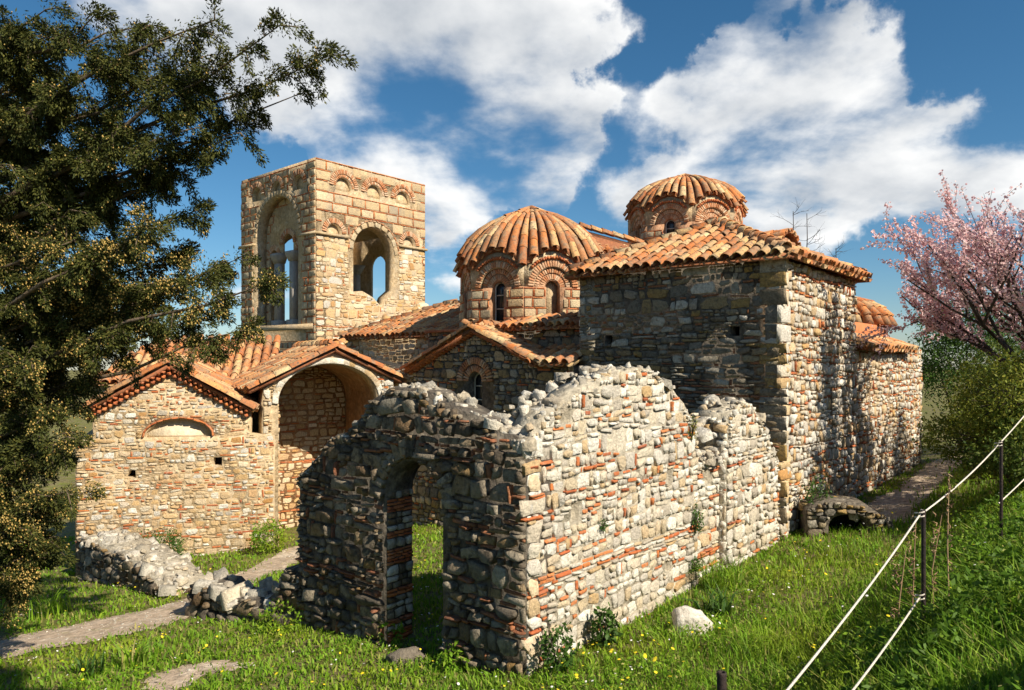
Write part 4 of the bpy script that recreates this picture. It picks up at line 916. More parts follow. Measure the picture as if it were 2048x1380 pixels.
def build_porch():
    P0 = Vector((-5.98, 17.22, 0)); D = Vector((.85, .53, 0)).normalized(); P1 = P0 + D*3.35
    t = Thing('vaulted_porch', 'vaulted stone porch with wide open arch and tiled gable roof', 'porch', (-5, 17.5, -1.6)); q = random.Random(9)
    fr = FR(P0, P1); N = fr.col[2].to_3d(); U = fr.col[0].to_3d(); L = 3.35
    u0, u1, vs = .36, 2.92, 2.34; r = (u1-u0)/2; rise = .92
    op = arch(u0, u1, -2.2, vs, 18, rise)
    o = [(0, -2.2), (u0, -2.2)] + op[1:-1] + [(u1, -2.2), (L, -2.2), (L, 2.9), (1.73, 3.58), (0, 2.75)]
    w = panel(t, 'wall', fr, o, [], .5, 'mortar_warm')
    rubble(t, fr, [(0, -2.2), (L, -2.2), (L, 2.85), (1.73, 3.5), (0, 2.7)], [arch(u0-.14, u1+.14, -2.4, vs, 18, rise+.16)], 31, h=(.10, .24), w=(.1, .3), dep=(.01, .06), m='stone_warm', pb=.3, parent=w, mixm=('stone_pale', .4))
    n = 26
    for i in range(n):                                     # thin stone archivolt
        an = math.pi*(i+.5)/n; x = (u0+u1)/2 - (r+.08)*math.cos(an); y = vs + (rise+.09)*math.sin(an)
        put(t, 'block', 'a%d' % q.randrange(10), fr, x, y, .2, .15, .06, 'stone_pale', math.atan2(math.cos(an)*(rise), math.sin(an)*r), w)
    fl = frame(P0 + U*u0, -N, Z, U)                            # jamb and inner side walls
    for z0 in np.arange(-2, 2.2, .2): pass
    rubble(t, frame(fr @ Vector((u0, 0, 0)), -N, Z, U), [(0, -2), (.5, -2), (.5, 2.3), (0, 2.3)], [], 33, m='stone_warm', parent=w, pb=.3)
    dp = 2.6
    V = []; F = []                                          # barrel vault and side walls as one lining
    prof = [(u0, -2.2)] + [(((u0+u1)/2 - r*math.cos(math.pi*i/18)), vs + rise*math.sin(math.pi*i/18)) for i in range(19)] + [(u1, -2.2)]
    for u, v in prof:
        V.append(tuple(fr @ Vector((u, v, -.5)))); V.append(tuple(fr @ Vector((u, v, -dp))))
    F = [(2*i, 2*i+2, 2*i+3, 2*i+1) for i in range(len(prof)-1)]
    t.part('vault', V, F, 'plaster')
    fb = fr @ Matrix.Translation((0, 0, -dp+.02)); ob = [(u0, -2.2), (u1, -2.2)] + [p for p in op[1:-1]][::-1]
    wb = panel(t, 'back_wall', fb, ob, [], .25, 'plaster')
    rubble(t, fb, ob, [], 34, h=(.1, .24), w=(.12, .36), dep=(.01, .03), m='stone_warm', pb=.3, parent=wb, fat=.9)
    for p, pq, sd, dpth in (((-.35, 2.62), (1.73, 3.66), 36, 3.4), ((3.6, 2.8), (1.73, 3.66), 37, 3.4)):
        P = fr @ Vector((p[0], p[1], .14)); Q = fr @ Vector((pq[0], pq[1], .14)); Dd = (Q-P); Ln = Dd.length; Dd /= Ln
        sl_ = slope(t, 'roof', [P, P-N*dpth, Q-N*dpth, Q], .07, 'terracotta_base')
        tiles(t, P, P-N*dpth, Dd, [(0, 0), (dpth, 0), (dpth, Ln), (0, Ln)], sd, parent=sl_)
        ridge_tiles(t, P-N*.05+Z*.05, Q-N*.05+Z*.05, sd+4, w=.2)
    ridge_tiles(t, fr @ Vector((1.73, 3.74, .15)), fr @ Vector((1.73, 3.74, -3.3)), 39)
    t.finish(300)
build_porch()
def build_low_wall():
    pts = [Vector((-6.35, 13.1, 0)), Vector((-9.5, 15.7, 0))]
    t = Thing('low_wall', 'low broken rubble wall footing in front of the chapel', 'wall', (-8, 14.4, -1.3))
    f = FR(pts[1], pts[0]); L = (pts[1]-pts[0]).length; N = f.col[2].to_3d(); q = random.Random(2)
    st = [(0, -.55), (.8, -.42), (1.6, -.55), (2.5, -.5), (3.2, -.62), (3.7, -.72), (L, -.82)]
    o = [(0, -1.9), (L, -1.9)] + jag(st[::-1], 4, .2, .05); w = panel(t, 'wall', f, o, [], .85, 'mortar')
    rubble(t, f, o, [], 5, h=(.12, .26), w=(.12, .3), dep=(.04, .1), m='stone_grey', bm='brick_dark', pb=.08, pc=.03, parent=w)
    fe = FR(pts[0], pts[0]-N*.85); rubble(t, fe, [(0, -1.9), (.85, -1.9), (.85, -.85), (0, -.85)], [], 7, h=(.2, .32), w=(.25, .4), dep=(.04, .1), parent=w, pb=0, pc=0)
    crest(t, [(f @ Vector((u, z, 0)), -N) for u, z in st], 9, .85, 'stone_pale', size=(.14, .34), per=8)
    t.finish()
build_low_wall()
# ================================================================== plants
def tube_mesh(segs, sides=6):
    """segs: list of polylines [(Vector, radius), ...]"""
    V = []; F = []
    for pl in segs:
        base = len(V)
        for i, (p, r) in enumerate(pl):
            d = (pl[min(i+1, len(pl)-1)][0] - pl[max(i-1, 0)][0]).normalized(); x = d.orthogonal().normalized(); y = d.cross(x)
            for k in range(sides):
                a = 2*math.pi*k/sides; V.append(tuple(p + (x*math.cos(a)+y*math.sin(a))*r))
        for i in range(len(pl)-1):
            for k in range(sides):
                F.append((base+i*sides+k, base+i*sides+(k+1) % sides, base+(i+1)*sides+(k+1) % sides, base+(i+1)*sides+k))
    return np.array(V), np.array(F)
def leaf_np(rng, C, length, width, up=None, droop=0.0, n=None):
    """one pointed leaf (two triangles, folded) per centre"""
    n = len(C); d = rng.normal(size=(n, 3))
    if up is not None: d = d*up[1] + np.array(up[0])
    d /= np.linalg.norm(d, axis=1)[:, None]
    s = np.cross(d, rng.normal(size=(n, 3))); s /= np.linalg.norm(s, axis=1)[:, None]
    l = rng.uniform(*length, size=(n, 1)); w = rng.uniform(*width, size=(n, 1))
    V = np.stack([C - d*l*.5, C + s*w*.5, C + d*l*.5, C - s*w*.5], 1).reshape(-1, 3)
    i = np.arange(n)[:, None]*4; F = np.concatenate([i+np.array([[0, 1, 2]]), i+np.array([[0, 2, 3]])], 1).reshape(-1, 3)
    return V, F
def grass_mesh(rng, P, hgt, wid, lean=.35):
    """bent blades of three triangles each"""
    n = len(P); a = rng.uniform(0, 6.283, n); dx = np.stack([np.cos(a), np.sin(a), np.zeros(n)], 1); sd = np.stack([-np.sin(a), np.cos(a), np.zeros(n)], 1)
    tw = rng.uniform(-1, 1, (n, 1)); sd = sd + dx*tw; h = hgt[:, None]; w = wid[:, None]; ln = rng.uniform(.15, 1, (n, 1))*lean*2
    up = np.array([[0, 0, 1.0]])
    m = P + up*h*.55 + dx*h*ln*.25; tip = P + up*h*(1-.25*ln) + dx*h*ln
    V = np.stack([P - sd*w, P + sd*w, m - sd*w*.75, m + sd*w*.75, tip], 1).reshape(-1, 3)
    i = np.arange(n)[:, None]*5
    F = np.concatenate([i+np.array([[0, 1, 3]]), i+np.array([[0, 3, 2]]), i+np.array([[2, 3, 4]])], 1).reshape(-1, 3)
    return V, F
FOOT = [[Wp(a, b) for a, b in c] for c in (((-.05, 4.3), (-.05, 2.3), (.45, 2.3), (.45, 4.3)), ((-.05, 1.2), (-.05, -.05), (.5, -.05), (.5, 1.2)), ((-.03, -.03), (7.2, -.03), (7.2, .65), (-.03, .65)), ((7.0, -.03), (19.3, -.03), (19.3, 12), (7.0, 12)))]
FOOT = [[(p.x, p.y) for p in f] for f in FOOT] + [[(-9.9, 16.25), (-5.72, 17.25), (-3.3, 18.7), (-4, 22), (-11, 20)], [(-6.35, 13.1), (-9.5, 15.7), (-9.0, 16.4), (-5.8, 13.75)]]
def in_np(X, Y, poly):
    c = np.zeros(len(X), bool); j = len(poly)-1
    for i in range(len(poly)):
        xi, yi = poly[i]; xj, yj = poly[j]
        c ^= ((yi > Y) != (yj > Y)) & (X < (xj-xi)*(Y-yi)/(yj-yi+1e-12)+xi); j = i
    return c
def spread(rng, n, d0, d1, ang=43, clear=True, paths=True):
    d = d0*(d1/d0)**rng.random(n); th = np.radians(rng.uniform(-ang, ang, n)); X = d*np.sin(th); Y = d*np.cos(th)
    k = np.ones(n, bool)
    for f in FOOT: k &= ~in_np(X, Y, f)
    if paths:
        for p in PATHS.values(): k &= ~in_np(X + rng.normal(0, .12, n), Y + rng.normal(0, .12, n), p)
    return X[k], Y[k]
def fbm(x, y): return .5 + .25*np.sin(x*1.1+.7*np.sin(y*.9))*np.cos(y*1.3+.4) + .15*np.sin(x*2.7+1.3+np.sin(y*2.1))*np.sin(y*2.9) + .1*np.sin(x*6.1)*np.sin(y*5.3)
def build_grass():
    rng = np.random.default_rng(5)
    X, Y = spread(rng, 195000, 2.4, 26); D = np.hypot(X, Y); Zg = ground_z(X, Y); nz = fbm(X, Y)
    b = (X-C0.x)*B.x + (Y-C0.y)*B.y
    right = np.clip((-b)/1.5, 0, 1)                      # taller growth on the bank side, short turf on the left
    h = (.05+.07*nz)*(1-right) + (.08+.15*nz)*right; h *= rng.uniform(.4, 1.45, len(X))*(.75+.5*fbm(X*4.1, Y*4.1)); w = (.0026+.00042*D)*rng.uniform(.6, 1.4, len(X))*(1+.5*(1-right))
    V, F = grass_mesh(rng, np.stack([X, Y, Zg-.01], 1), h, w, .5)
    setp(link('grass', mesh_np('grass', V, F, 'grass')), 'short green grass and taller blades covering the ground round the ruin', 'grass', kind='stuff')
    # clover and small weed leaves
    X, Y = spread(rng, 70000, 2.6, 16); k = fbm(X*1.7+3, Y*1.7) > .5; X, Y = X[k], Y[k]; b = (X-C0.x)*B.x + (Y-C0.y)*B.y
    C = np.stack([X, Y, ground_z(X, Y) + rng.uniform(.02, .09, len(X)) + np.clip(-b, 0, 2)*rng.uniform(0, .10, len(X))], 1); d = np.hypot(X, Y)[:, None]
    V, F = leaf_np(rng, C, (.02, .065), (.010, .03), up=((0, 0, .3), 1.0))
    setp(link('ground_cover', mesh_np('ground_cover', V, F, 'grass')), 'small broad leaves of clover and weeds among the grass', 'weeds', kind='stuff')
    for nm, m, n, lab, sz in (('yellow_flowers', 'petal_yellow', 2600, 'scattered tiny yellow flowers in the grass', .016), ('white_flowers', 'petal_white', 2200, 'scattered tiny white daisies in the grass', .012)):
        X, Y = spread(rng, n, 4.0, 20); b = (X-C0.x)*B.x + (Y-C0.y)*B.y; k = (fbm(X*1.3+(5 if m == 'petal_yellow' else 1), Y*1.3) > .50) & (rng.random(len(X)) < np.where(b < -1.5, .12, 1)) & ((b > -2.2) | (np.hypot(X, Y) > 6.5)); X, Y, b = X[k], Y[k], b[k]; D = np.hypot(X, Y)
        C = np.stack([X, Y, ground_z(X, Y) + .07 + rng.uniform(0, .06, len(X)) + np.clip(-b, 0, 2)*.08], 1); V = []; F = []
        for i, c in enumerate(C):
            s = sz*random.Random(i).uniform(.7, 1.3); o = len(V); tl = rng.normal(0, .3, 2)
            V += [tuple(c + np.array((0, 0, .004)))] + [tuple(c + np.array((s*math.cos(a), s*math.sin(a), s*(math.cos(a)*tl[0]+math.sin(a)*tl[1])))) for a in np.arange(6)*1.047]
            F += [(o, o+1+k_, o+1+(k_+1) % 6) for k_ in range(6)]
        setp(link(nm, mesh_np(nm, np.array(V), np.array(F), m)), lab, 'flowers', kind='stuff')
build_grass()
def build_bank_weeds():
    rng = np.random.default_rng(15); X, Y = spread(rng, 150000, 2.6, 15); b = (X-C0.x)*B.x + (Y-C0.y)*B.y; k = (b < -2.7) & (fbm(X*2.3+9, Y*2.3) > .43); X, Y = X[k][:48000], Y[k][:48000]
    hh = .12 + .36*np.clip(fbm(X*2.3+9, Y*2.3)-.45, 0, 1)*2.2; C = np.stack([X, Y, ground_z(X, Y) + hh*rng.random(len(X))**.6], 1)
    V, F = leaf_np(rng, C, (.03, .10), (.012, .04), up=((0, 0, .4), 1.0)); setp(link('bank_weeds', mesh_np('bank_weeds', V, F, 'leaf_weed')), 'broad leaved weeds tangled over the bank at the right', 'weeds', kind='stuff')
build_bank_weeds()
def build_pebbles():
    rng = np.random.default_rng(9); q = random.Random(9); Vs = []; Fs = []; base = 0
    for k, pl in PATHS.items():
        x0, x1 = min(p[0] for p in pl), max(p[0] for p in pl); y0, y1 = min(p[1] for p in pl), max(p[1] for p in pl); n = int((x1-x0)*(y1-y0)*55)
        X = rng.uniform(x0-.2, x1+.2, n); Y = rng.uniform(y0-.2, y1+.2, n); kk = in_np(X + rng.normal(0, .1, n), Y + rng.normal(0, .1, n), pl)
        for x, y in zip(X[kk], Y[kk]):
            V, F = LIB['r%d' % q.randrange(14)]; s = q.uniform(.012, .05)*(1.6 if q.random() < .06 else 1); a = q.random()*6.28; c, d = math.cos(a), math.sin(a)
            W = np.stack([V[:, 0]*c-V[:, 1]*d, V[:, 0]*d+V[:, 1]*c, V[:, 2]*.6], 1)*s + np.array([x, y, gz(x, y)+.012]); Vs.append(W); Fs.append(np.array(F)+base); base += len(V)
    setp(link('gravel', mesh_np('gravel', np.concatenate(Vs), np.concatenate(Fs), 'stone_crest')), 'loose gravel and small stones on the earth paths', 'gravel', kind='stuff')
build_pebbles()
def clump(name, label, x, y, n, hgt, wid, spreadr, m, seed, lean=.5, group=None):
    rng = np.random.default_rng(seed); a = rng.uniform(0, 6.28, n); r = spreadr*np.sqrt(rng.random(n)); X = x + r*np.cos(a); Y = y + r*np.sin(a)
    z0 = gz(x, y); V, F = grass_mesh(rng, np.stack([X-x, Y-y, ground_z(X, Y)-z0-.01], 1), rng.uniform(hgt*.55, hgt, n), rng.uniform(wid*.6, wid, n), lean)
    o = link(name, mesh_np(name, V, F, m)); o.location = (x, y, z0); setp(o, label, 'plant', group); return o
def bushlet(name, label, x, y, r, h, n, m, seed, leaf=(.04, .09), z=None, group=None):
    rng = np.random.default_rng(seed); p = rng.normal(size=(n, 3)); p /= np.linalg.norm(p, axis=1)[:, None]; p *= rng.uniform(.35, 1, (n, 1))**.5
    p *= (1 + .3*np.sin(p[:, :1]*7+seed)*np.cos(p[:, 1:2]*6)); C = p*np.array([r, r, h*.5]) + np.array([0, 0, h*.45]); C = C[C[:, 2] > 0]
    V, F = leaf_np(rng, C, leaf, (leaf[0]*.45, leaf[1]*.45), up=((0, 0, .5), 1))
    t = Thing(name, label, 'plant', (x, y, gz(x, y) if z is None else z), group)
    link('foliage', mesh_np('foliage', V, F, m), t.e)
    segs = []; q = random.Random(seed)
    for i in range(7):
        e = Vector((q.uniform(-r, r)*.6, q.uniform(-r, r)*.6, h*q.uniform(.5, .8))); segs.append([(Vector((0, 0, -.03)), .008), (e*.5+Vector((0, 0, .03)), .006), (e, .003)])
    V, F = tube_mesh(segs, 4); link('stem', mesh_np('stem', V, F, 'bark_dark'), t.e)
clump('asphodel', 'dark strappy asphodel clump at the lower left beside the path', -5.11, 8.73, 34, .42, .012, .14, 'leaf_dark', 1)
clump('asphodel', 'bright green strappy asphodel clump right of the darker one by the path', -4.70, 8.95, 46, .50, .014, .16, 'grass', 2)
clump('asphodel', 'strappy leaf clump behind the low wall footing on the far left', -7.9, 12.2, 60, .55, .014, .35, 'grass', 3)
clump('grass_tuft', 'long arching grass tuft against the brick panel of the ruin', 2.95, 10.1, 150, .62, .007, .26, 'grass', 4, .9)
clump('grass_tuft', 'dark iris-like leaf tuft beside the white boulder', 2.55, 9.0, 60, .46, .016, .18, 'leaf_dark', 5, .8)
clump('grass_tuft', 'tall grass tuft left of the rope in the meadow', 2.6, 7.6, 120, .45, .006, .3, 'grass', 6, .8)
clump('grass_tuft', 'shadowed long grass on the bank under the near post', 3.35, 5.2, 160, .45, .006, .35, 'grass', 7, .9)
clump('grass_tuft', 'long grass on the bank at the right edge', 4.3, 6.1, 220, .42, .006, .6, 'grass', 8, .9)
bushlet('leafy_weed', 'dark leafy weed at the foot of the ruin corner', .48, 7.42, .20, .55, 420, 'leaf_dark', 11)
bushlet('leafy_weed', 'grey green weed at the base of the sunlit ruin wall', 1.05, 8.15, .16, .5, 300, 'leaf_dark', 12, (.05, .12))
bushlet('wall_plant', 'dark tuft growing from the edge of the recessed brick panel', 2.62, 10.28, .12, .42, 420, 'leaf_dark', 13, (.03, .06), z=.85)
bushlet('wall_plant', 'small green tuft low on the recessed brick panel', 2.62, 10.22, .09, .22, 200, 'leaf_dark', 14, (.03, .05), z=.32)
bushlet('wall_plant', 'pale green sprig at the top end of the sunlit ruin wall', 2.55, 10.2, .10, .38, 220, 'leaf_yellow', 15, (.02, .05), z=2.2)
bushlet('wall_plant', 'tiny green sprig in the middle of the sunlit ruin wall', 1.07, 8.42, .06, .16, 110, 'leaf_dark', 16, (.02, .045), z=1.32)
bushlet('leafy_weed', 'feathery green bush against the chapel front', -8.0, 16.1, .75, .85, 2600, 'leaf_dark', 17, (.03, .08))
bushlet('leafy_weed', 'bright green bush beside the porch opening', -5.55, 16.4, .45, .75, 1500, 'grass', 18, (.04, .10))
bushlet('leafy_weed', 'green weed at the left side of the ruin doorway', -1.55, 9.05, .2, .35, 300, 'grass', 19, (.04, .10))
bushlet('leafy_weed', 'green weed at the right side of the ruin doorway', -.62, 8.0, .2, .3, 300, 'grass', 20, (.04, .1))
bushlet('leafy_weed', 'green plants in front of the left end of the ruin wall', -3.2, 10.1, .4, .4, 700, 'grass', 21, (.03, .08))
bushlet('ivy', 'ivy hanging at the church corner beside the culvert', 5.62, 13.2, .28, 1.3, 900, 'leaf_dark', 22, (.04, .09), z=.0)
for i, (x, y, h, lab) in enumerate(((3.2, 5.75, 1.0, 'tallest dry stalk behind the near rope post'), (3.42, 5.8, .9, 'dry stalk right of the near rope post'), (3.0, 5.6, .8, 'dry stalk left of the near rope post'), (3.6, 5.9, 1.15, 'rightmost dry stalk near the rope'))):
    q = random.Random(i); z = gz(x, y); segs = [[(Vector((0, 0, -.05)), .006), (Vector((q.uniform(-.03, .03), 0, h*.5)), .005), (Vector((q.uniform(-.1, .1), .02, h)), .003)]]
    for k in range(26):
        zz = h*q.uniform(.3, 1); p = Vector((q.uniform(-.02, .02), 0, zz)); segs.append([(p, .004), (p + Vector((q.uniform(-.03, .03), q.uniform(-.03, .03), .02)), .006), (p + Vector((q.uniform(-.04, .04), q.uniform(-.04, .04), .035)), .002)])
    V, F = tube_mesh(segs, 4); o = link('dry_stalk', mesh_np('dry_stalk', V, F, 'dry')); o.location = (x, y, z); setp(o, lab, 'plant', 'dry stalks by the rope')
def rock(name, label, x, y, sx, sy, sz, m, seed, rot=0):
    rng = np.random.default_rng(seed); n, k = 20, 11; V = []; F = []
    for j in range(k+1):
        ph = math.pi*j/k
        for i in range(n):
            th = 2*math.pi*i/n; d = np.array([math.cos(th)*math.sin(ph), math.sin(th)*math.sin(ph), math.cos(ph)])
            r = 1 + .16*math.sin(3*d[0]+seed)*math.cos(2.3*d[1]+seed*2) + .09*math.sin(6*d[1]+4*d[2]+seed) + .05*math.sin(11*d[0]+seed)
            e = np.sign(d)*np.abs(d)**.8; V.append(e*r*np.array([sx, sy, sz])*.5)
    for j in range(k):
        for i in range(n): F.append((j*n+i, (j+1)*n+i, (j+1)*n+(i+1) % n, j*n+(i+1) % n))
    o = link(name, mesh_np(name, np.array(V), np.array(F), m, smooth=True)); o.location = (x, y, gz(x, y)+sz*.22); o.rotation_euler = (0, 0, rot); setp(o, label, 'rock')
rock('boulder', 'rounded white boulder in the grass beside the ruin', 2.15, 8.55, .46, .36, .36, 'stone_white', 3)
rock('boulder', 'flat grey threshold stone lying before the doorway', -1.22, 8.35, .48, .26, .2, 'stone_slate', 5, .5)

# ------------------------------------------------------------------ cypress on the left
TIPS = [(-2.18, 8.6, 6.99), (-2.76, 9.13, 6.7), (-3.35, 8.83, 6.13), (-4.01, 9.23, 5.84), (-4.06, 9.26, 5.27), (-2.69, 8.31, 7.21), (-3.41, 8.22, 7.23), (-4.86, 9.62, 7.83), (-5.03, 8.64, 7.49), (-5.6, 8.6, 7.53), (-6.93, 9.89, 8.03), (-4.23, 9.0, 6.78), (-5.19, 9.62, 6.35), (-5.55, 9.01, 6.66), (-6.37, 9.29, 6.96), (-3.86, 8.46, 6.04), (-4.49, 9.28, 5.73), (-5.15, 9.68, 5.63), (-5.41, 9.09, 5.99), (-6.23, 9.46, 6.1), (-6.54, 9.34, 6.2), (-4.19, 8.31, 4.89), (-5.52, 9.49, 5.32), (-6.0, 9.2, 5.58), (-6.1, 8.71, 5.7), (-2.67, 8.25, 3.96), (-3.74, 9.67, 4.68), (-3.73, 9.0, 4.08), (-3.38, 9.42, 3.46), (-4.22, 9.69, 3.6), (-4.56, 9.41, 4.38), (-5.27, 9.77, 4.02), (-5.41, 8.87, 4.82), (-6.43, 9.56, 4.93), (-5.15, 8.96, 4.33), (-6.31, 9.79, 4.02), (-4.89, 9.69, 3.54), (-4.69, 8.37, 3.21), (-5.14, 8.43, 3.45), (-5.76, 8.57, 3.33), (-5.48, 9.84, 2.68), (-5.64, 8.94, 2.71), (-6.29, 9.27, 2.62), (-5.31, 8.71, 2.12), (-6.09, 9.06, 1.88), (-6.14, 8.86, 1.29), (-5.36, 8.8, 1.43), (-6.05, 9.19, 1.02), (-6.44, 9.19, 2.18), (-6.82, 9.74, 4.15), (-6.03, 9.36, 4.38), (-4.73, 9.78, 3.88), (-4.2, 9.66, 4.82), (-6.92, 9.88, 2.99), (-5.5, 9.34, 3.85), (-4.69, 8.48, 4.63)]
def build_cypress():
    bx, by = -8.1, 9.7; z0 = gz(bx, by); t = Thing('cypress_tree', 'large cypress with cone-laden drooping branches filling the left edge', 'tree', (bx, by, z0))
    q = random.Random(11); rng = np.random.default_rng(11); O = Vector((bx, by, z0)); segs = []; clumps = []
    trunk = [(Vector((.12*math.sin(i), .1*math.cos(i*1.3), 1.05*i - .3)), .34*(1-i/15)+.02) for i in range(14)]
    tips = [Vector(p) + (Vector((-.1, 0, .28)) if p[0] > -5.4 and p[2] < 4.2 else Vector((0, 0, 0))) for p in TIPS if p[:2] not in ((-5.48, 9.84), (-4.69, 8.37), (-5.14, 8.43))]
    tips += [Vector(p) for p in ((-5.9, 9.0, .9), (-5.6, 9.4, 1.6), (-6.3, 9.5, 1.4), (-5.7, 9.1, 2.4), (-6.2, 9.3, 3.0), (-5.7, 9.3, 2.9), (-5.0, 9.0, 4.3), (-5.9, 9.6, 3.6), (-6.2, 9.1, .55), (-6.6, 9.6, .7), (-5.5, 8.9, 5.2), (-6.0, 9.0, 6.5), (-4.9, 9.2, 7.2), (-4.0, 9.0, 7.1), (-4.6, 9.1, 6.3), (-6.0, 9.4, 7.6))]
    for i in range(22):                                       # the side of the crown outside the picture
        an = q.uniform(1.0, 5.2); r = q.uniform(1.2, 3.0); tips.append(Vector((bx + r*math.cos(an), by + r*math.sin(an), z0 + q.uniform(2.2, 11.5))))
    for tp in tips:
        L = tp - O; hor = L.to_2d().length; s = max(.6, L.z - hor*q.uniform(.25, .5)); start = Vector((0, 0, s))
        mid = start.lerp(L, .5) + Vector((q.uniform(-.2, .2), q.uniform(-.2, .2), q.uniform(.0, .25)))
        pl = []
        for k in range(7):
            f = k/6; p = start*(1-f)**2 + mid*2*f*(1-f) + L*f*f; p = p + Vector((q.gauss(0, .05), q.gauss(0, .05), q.gauss(0, .05)))*(0 < k < 6); pl.append((p, .04*(1-f)*min(1.3, hor/3)+.006))
        segs.append(pl)
        for k in range(int(11 + hor*4.8)):                    # drooping twigs that carry the foliage
            f = q.uniform(.34, 1.0) if hor > 2 else q.uniform(.3, 1.0); f = f if k else 1.0; p = start*(1-f)**2 + mid*2*f*(1-f) + L*f*f
            ax = (L-mid).normalized(); w = q.uniform(.20, .46)
            dr = (ax*q.uniform(.1, .9) + Vector((q.gauss(0, .55), q.gauss(0, .55), q.gauss(-.15, .5)))).normalized()
            e = p + dr*w*.6; g = e + (dr*.5 + Vector((0, 0, -.55))).normalized()*w*.45
            segs.append([(p, .010), (e, .006), (g, .003)]); clumps.append((p, e, g, q.uniform(.085, .17), q.random()))
    V, F = tube_mesh([trunk], 10); link('trunk', mesh_np('trunk', V, F, 'bark', smooth=True), t.e)
    V, F = tube_mesh(segs, 5); link('branches', mesh_np('branches', V, F, 'bark', smooth=True), t.e)
    C = []; S = []; G = []
    for p, e, g, r, gold in clumps:
        n = int(235*r/.12); f = rng.random((n, 1))**.75*1.05; P, E_, G_ = (np.array(v) for v in (p, e, g))
        ax = P*(1-f)**2 + E_*2*f*(1-f) + G_*f*f; o = rng.normal(size=(n, 3)); o /= np.linalg.norm(o, axis=1)[:, None]
        o *= r*(rng.random((n, 1))**.45)*(1.15-.6*f); C.append(ax+o); S.append(o/r + (G_-P)/np.linalg.norm(G_-P)*.7); G.append(np.full(n, gold))
    C = np.concatenate(C); S = np.concatenate(S); G = np.concatenate(G); 
    d = S + rng.normal(0, .35, S.shape) + np.array([0, 0, -.15]); d /= np.linalg.norm(d, axis=1)[:, None]; s = np.cross(d, rng.normal(size=d.shape)); s /= np.linalg.norm(s, axis=1)[:, None]
    n = len(C); l = rng.uniform(.03, .07, (n, 1)); w = rng.uniform(.0055, .0115, (n, 1)); u = np.cross(d, s)
    V = np.stack([C - d*l*.3, C + d*l*.15 + s*w, C + d*l*.7 + u*w, C + d*l*.15 - s*w], 1).reshape(-1, 3); i = np.arange(n)[:, None]*4
    F = np.concatenate([i+np.array([[0, 1, 2]]), i+np.array([[0, 2, 3]])], 1).reshape(-1, 3)
    link('crown', mesh_np('crown', V, F, 'cypress'), t.e)
    k = rng.random(n) < np.clip(G*1.5-.5, 0, 1)*(.03+.36*(C[:, 2] < 5.1-z0)); P = C[k] + d[k]*l[k]*.6; m = len(P); r = rng.uniform(.009, .016, (m, 1)); O6 = np.array([(1, 0, -.5), (-.5, .87, -.5), (-.5, -.87, -.5), (0, 0, 1.2)])
    V = (P[:, None, :] + O6[None]*r[:, None, :]).reshape(-1, 3); i = np.arange(m)[:, None]*4
    F = np.concatenate([i+np.array([f]) for f in ((0, 1, 3), (1, 2, 3), (2, 0, 3), (0, 2, 1))], 1).reshape(-1, 3)
    o = link('pollen_cones', mesh_np('pollen_cones', V, F, 'cypress_cone'), t.e); o['kind'] = 'stuff'
build_cypress()
def far_cypress(x, y, h, seed):
    z0 = gz(x, y); t = Thing('cypress_tree', 'slender cypress behind the viewer that shades the lower left grass', 'tree', (x, y, z0)); rng = np.random.default_rng(seed)
    V, F = tube_mesh([[(Vector((0, 0, h*i/8-.3)), .16*(1-i/9)+.01) for i in range(9)]], 8); link('trunk', mesh_np('trunk', V, F, 'bark', smooth=True), t.e)
    n = 26000; f = rng.random(n)**.9; a = rng.uniform(0, 6.28, n); lob = .65+.35*np.sin(a*3+f*23)*np.sin(f*31+a); r = 1.15*np.sqrt(np.sin(np.pi*np.clip(f, .02, .98)**.7))*lob*np.sqrt(rng.random(n))
    C = np.stack([r*np.cos(a), r*np.sin(a), .8+f*(h-.8)], 1); V, F = leaf_np(rng, C, (.10, .22), (.04, .09), up=((0, 0, .8), .7)); link('crown', mesh_np('crown', V, F, 'cypress'), t.e)
far_cypress(3.9, -1.0, 10.5, 4)

